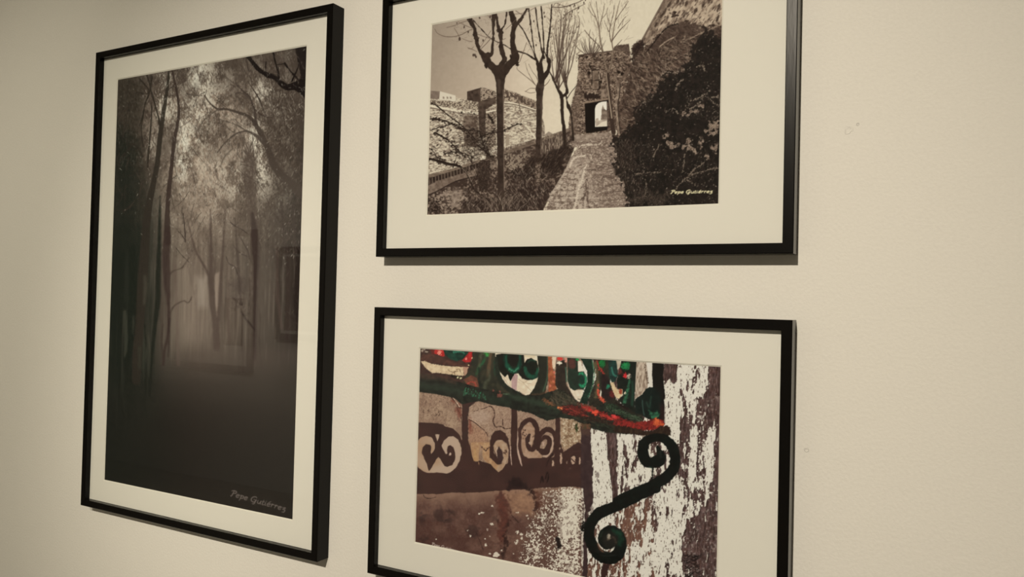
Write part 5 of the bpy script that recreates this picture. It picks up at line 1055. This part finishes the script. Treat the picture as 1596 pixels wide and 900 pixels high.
    c.line([(1000, 115, 92), (880, 165, 98), (760, 225, 96), (650, 280, 94), (540, 320, 100), (470, 380, 92), (432, 460, 88), (432, 540, 90), (462, 620, 96), (520, 690, 104), (600, 722, 104), (670, 690, 104), (702, 620, 98), (694, 545, 94), (655, 495, 92), (605, 480, 84), (560, 500, 70), (540, 545, 66), (552, 592, 70), (590, 612, 66), (625, 590, 54), (628, 560, 36)], BK, BG, mid, rough=.8, rn=mid)
    c.blob(610, 560, 70, 75, (26, 26, 22), (34, 30, 25), mid, soft=2)
    c.line([(640, 480, 26), (690, 510, 34), (708, 560, 30), (690, 600, 18)], (30, 66, 46), soft=3, rough=2, rn=mid, o=.7)
    c.line([(545, 490, 14), (525, 540, 14)], (44, 50, 40), soft=1.5, o=.7)
    c.blob(600, 535, 15, 24, (156, 142, 120), rough=1.2, rn=fine, soft=1.2)
    c.line([(590, 560), (640, 540), (660, 580)], (84, 66, 52), w=8, soft=1.5, rough=1.5, rn=fine, o=.7)
    for p in ([(500, 650), (560, 670), (620, 665)], [(520, 690), (580, 700), (650, 690)]): c.line(p, (56, 56, 46), w=5, soft=1, o=.6)
    c.line([(505, 600), (525, 640), (550, 662)], (120, 78, 58), w=14, soft=1.2, o=.8)
    c.poly([(380, 410), (400, 420), (390, 490), (372, 500), (355, 450)], BK, rough=2.5, rn=fine)
    c.poly([(150, 540), (180, 560), (190, 610), (160, 655), (138, 640), (150, 600)], (34, 24, 22), rough=2.5, rn=mid, soft=1)
    c.poly([(545, 770), (610, 770), (590, 830), (570, 900), (530, 900)], (52, 34, 30), rough=1, rn=fine)
    for k in range(34):
        x, y = rnd.uniform(1255, 1365), rnd.uniform(690, 900); r = rnd.uniform(14, 34)
        c.line([(x-r, y-r*.3, 5), (x, y+r*.15, 8), (x+r, y-r*.5, 4)], (20, 15, 14), o=.9, sm=4)
    c.frame(0, 0, 1)
    handwriting(c, 672.5, 845.8, .97, .262, 4.6, (206, 190, 170), wt=.14, wide=1.22, o=.85)
    return c

# ---------------------------------------------------------------- the framed photographs
RAIL, DEPTH = .0128, .0278        # moulding seen from the front, and how far it stands off the wall
MAT_F, PRINT_F = .0172, .0156     # distance of the mat's face and of the print from the wall

def to_photo(x, z, d):
    """where a point of the picture wall (x, height z, distance d from the wall) falls in the 1596x900 frame"""
    p = (x, 1.0-d, z-EYE)
    a = [RIGHT[0]*p[0]+RIGHT[1]*p[1]+RIGHT[2]*p[2], DOWN[0]*p[0]+DOWN[1]*p[1]+DOWN[2]*p[2], FWD[0]*p[0]+FWD[1]*p[1]+FWD[2]*p[2]]
    return FRAME_W/2+FPX*a[0]/a[2], FRAME_H/2+FPX*a[1]/a[2]

def rail_mesh(side, w, h, RAIL=RAIL, DEPTH=DEPTH):
    """one mitred length of moulding; local x across, z up, -y out of the wall"""
    bm = bmesh.new(); b = .0009
    prof = [(0, 0), (0, DEPTH-b), (b, DEPTH), (RAIL-b, DEPTH), (RAIL, DEPTH-b), (RAIL, 0)]   # (inset from the outer edge, distance from wall)
    ends = []
    for s in (-1, 1):
        ring = []
        for i, d in prof:
            a = {'top': (s*(w/2-i), h/2-i), 'bottom': (s*(w/2-i), -h/2+i), 'left': (-w/2+i, s*(h/2-i)), 'right': (w/2-i, s*(h/2-i))}[side]
            ring.append(bm.verts.new((a[0], -d, a[1])))
        ends.append(ring)
    n = len(prof)
    for k in range(n): bm.faces.new((ends[0][k], ends[0][(k+1) % n], ends[1][(k+1) % n], ends[1][k]))
    bm.faces.new(ends[0]); bm.faces.new(ends[1][::-1])
    bmesh.ops.recalc_face_normals(bm, faces=bm.faces)
    return bm

def grid_mesh(name, x0, x1, z0, z1, d, nx, nz, colors, m, parent):
    me = bpy.data.meshes.new(name)
    xs, zs = np.linspace(x0, x1, nx), np.linspace(z0, z1, nz)
    X, Z = np.meshgrid(xs, zs)
    co = np.stack([X, np.full_like(X, -d), Z], -1).astype(np.float32)
    i = (np.arange(nz-1)[:, None]*nx+np.arange(nx-1)[None, :])
    quads = np.stack([i, i+1, i+nx+1, i+nx], -1).reshape(-1).astype(np.int32)
    nf = (nx-1)*(nz-1)
    me.vertices.add(nx*nz); me.vertices.foreach_set('co', co.ravel())
    me.loops.add(nf*4); me.loops.foreach_set('vertex_index', quads)
    me.polygons.add(nf); me.polygons.foreach_set('loop_start', np.arange(0, nf*4, 4, dtype=np.int32))
    me.update(calc_edges=True)
    at = me.color_attributes.new('ink', 'FLOAT_COLOR', 'POINT')
    at.data.foreach_set('color', np.concatenate([colors, np.ones((*colors.shape[:2], 1))], -1).astype(np.float32).ravel())
    me.materials.append(m)
    o = bpy.data.objects.new(name, me); C.objects.link(o); o.parent = parent
    return o

def framed_photograph(label, cx, cy, w, h, tilt, pcx, pcy, pw, ph, painter, light, veil, res):
    root = bpy.data.objects.new('framed_photograph', None); C.objects.link(root)
    root.location = (cx, 0, EYE+cy); root.rotation_euler = (0, -tilt, 0); root.empty_display_size = .05
    root['label'] = label; root['category'] = 'picture'; root['group'] = 'framed photographs on the gallery wall'
    for side in ('top', 'bottom', 'left', 'right'): obj('frame_rail', rail_mesh(side, w, h), m_black, root)
    iw, ih = w/2-RAIL, h/2-RAIL
    dx, dz = pcx-cx, pcy-cy
    bm = bmesh.new(); box(bm, -iw, iw, -PRINT_F+.0012, -.003, -ih, ih); bmesh.ops.recalc_face_normals(bm, faces=bm.faces)
    obj('backing_board', bm, m_back, root)
    # mat board with a bevel-cut window
    bm = bmesh.new(); bev = .0021
    rects = [(-iw, iw, -ih, ih, MAT_F), (dx-pw/2-bev, dx+pw/2+bev, dz-ph/2-bev, dz+ph/2+bev, MAT_F), (dx-pw/2, dx+pw/2, dz-ph/2, dz+ph/2, PRINT_F+.0002)]
    rings = [[bm.verts.new((x, -d, z)) for x, z in ((a, c), (b, c), (b, e), (a, e))] for a, b, c, e, d in rects]
    for k in range(4): bm.faces.new((rings[0][k], rings[0][(k+1) % 4], rings[1][(k+1) % 4], rings[1][k]))
    back = [bm.verts.new((x, -PRINT_F-.0002, z)) for x, z in ((-iw, -ih), (iw, -ih), (iw, ih), (-iw, ih))]
    for k in range(4):
        bm.faces.new((back[k], back[(k+1) % 4], rings[0][(k+1) % 4], rings[0][k]))
        bm.faces.new((rings[2][k], rings[2][(k+1) % 4], back[(k+1) % 4], back[k]))
    bmesh.ops.recalc_face_normals(bm, faces=bm.faces)
    mat_o = obj('mat', bm, m_mat, root)
    bm = bmesh.new()
    r1 = [bm.verts.new((x, -MAT_F, z)) for x, z in ((rects[1][0], rects[1][2]), (rects[1][1], rects[1][2]), (rects[1][1], rects[1][3]), (rects[1][0], rects[1][3]))]
    r2 = [bm.verts.new((x, -PRINT_F-.0002, z)) for x, z in ((rects[2][0], rects[2][2]), (rects[2][1], rects[2][2]), (rects[2][1], rects[2][3]), (rects[2][0], rects[2][3]))]
    for k in range(4): bm.faces.new((r1[k], r1[(k+1) % 4], r2[(k+1) % 4], r2[k]))
    bmesh.ops.recalc_face_normals(bm, faces=bm.faces)
    for f in bm.faces:
        if f.normal.y > 0: f.normal_flip()
    core = obj('window_bevel', bm, m_core, mat_o); core['label'] = 'pale bevelled edge of the mat window'
    # the print: its picture is sampled from the painter's canvas point by point
    canvas = painter()
    ex = .004
    nx, nz = int((pw+2*ex)*res), int((ph+2*ex)*res)
    X, Z = np.meshgrid(np.linspace(dx-pw/2-ex, dx+pw/2+ex, nx), np.linspace(dz-ph/2-ex, dz+ph/2+ex, nz))
    ct, st = math.cos(tilt), math.sin(tilt)
    px, py = to_photo(cx+X*ct-Z*st, EYE+cy+X*st+Z*ct, PRINT_F)
    c = np.clip(canvas.sample(px, py), 0, 1)
    lin = np.where(c <= .04045, c/12.92, ((c+.055)/1.055)**2.4)
    ink = np.clip((lin-np.array(veil))/np.array(light), .0035, .9)
    p = grid_mesh('photo_print', dx-pw/2-ex, dx+pw/2+ex, dz-ph/2-ex, dz+ph/2+ex, PRINT_F, nx, nz, ink, print_mat('photo_paper'), root)
    bm = bmesh.new(); box(bm, -iw, iw, -MAT_F-.0024, -MAT_F-.0004, -ih, ih); bmesh.ops.recalc_face_normals(bm, faces=bm.faces)
    obj('glass', bm, m_glass, root)
    return root, p

def picture_across_the_room(label, cx, cz, w, h, win, ink):
    """a framed picture on the opposite wall, which the forest picture's glass mirrors"""
    root = bpy.data.objects.new('framed_picture', None); C.objects.link(root)
    root.location = (cx, -3.6, cz); root.rotation_euler = (0, 0, math.pi)
    root['label'] = label; root['category'] = 'picture'; root['group'] = 'pictures mirrored in the glass'
    R, D = .05, .035
    for side in ('top', 'bottom', 'left', 'right'): obj('frame_rail', rail_mesh(side, w, h, R, D), m_black, root)
    a, b, c, e = win
    bm = bmesh.new(); iw, ih = w/2-R, h/2-R
    for x0, x1, z0, z1 in ((-iw, iw, e, ih), (-iw, iw, -ih, c), (-iw, a, c, e), (b, iw, c, e)): box(bm, x0, x1, -.016, -.008, z0, z1)
    bmesh.ops.recalc_face_normals(bm, faces=bm.faces); obj('mat', bm, m_mat, root)
    bm = bmesh.new(); box(bm, a-.01, b+.01, -.0075, -.003, c-.01, e+.01); bmesh.ops.recalc_face_normals(bm, faces=bm.faces)
    p = mat('dull_print', ink, .6, .3); bump(p, 60, 3, .0004, .4); obj('photo_print', bm, p, root)
# local x runs the other way, since these face the picture wall
picture_across_the_room('large dark-framed picture on the opposite wall, mirrored in the forest picture\'s glass', -5.40, EYE-.06, 1.07, 1.16, (-.42, -.19, -.37, .02), (.12, .10, .09))
picture_across_the_room('smaller dark-framed picture on the opposite wall, mirrored at the forest picture\'s right edge', -4.22, EYE+.01, .80, .73, (-.32, .32, -.29, .29), (.24, .20, .17))

LIGHT = (.755, .665, .515)          # light arriving at the wall, so that ink = seen colour / light
r, p = framed_photograph('tall black framed photograph of a misty forest, hung left of the two stacked pictures',
    -1.1954, .0236, .6257, .9120, .0005, -1.2004, .0223, .5023, .7970, paint_forest, (.70, .62, .475), (.0045, .0043, .0034), 1120)
p['label'] = 'dark sepia print of tall trees in mist'
r, p = framed_photograph('black framed sepia photograph of a path to a stone gate, hung above the ironwork picture',
    -.4686, .2707, .6237, .4140, .0022, -.4709, .2737, .4427, .2915, paint_castle, LIGHT, (.003, .0025, .002), 1560)
p['label'] = 'sepia print of bare trees along a castle path'
r, p = framed_photograph('black framed colour photograph of a rusty iron scroll bracket, hung below the stone gate picture',
    -.4672, -.2222, .6241, .4140, .0020, -.4695, -.2234, .4560, .2937, paint_iron, LIGHT, (.003, .0025, .002), 1560)
p['label'] = 'colour print of green and red ironwork on peeling white paint'
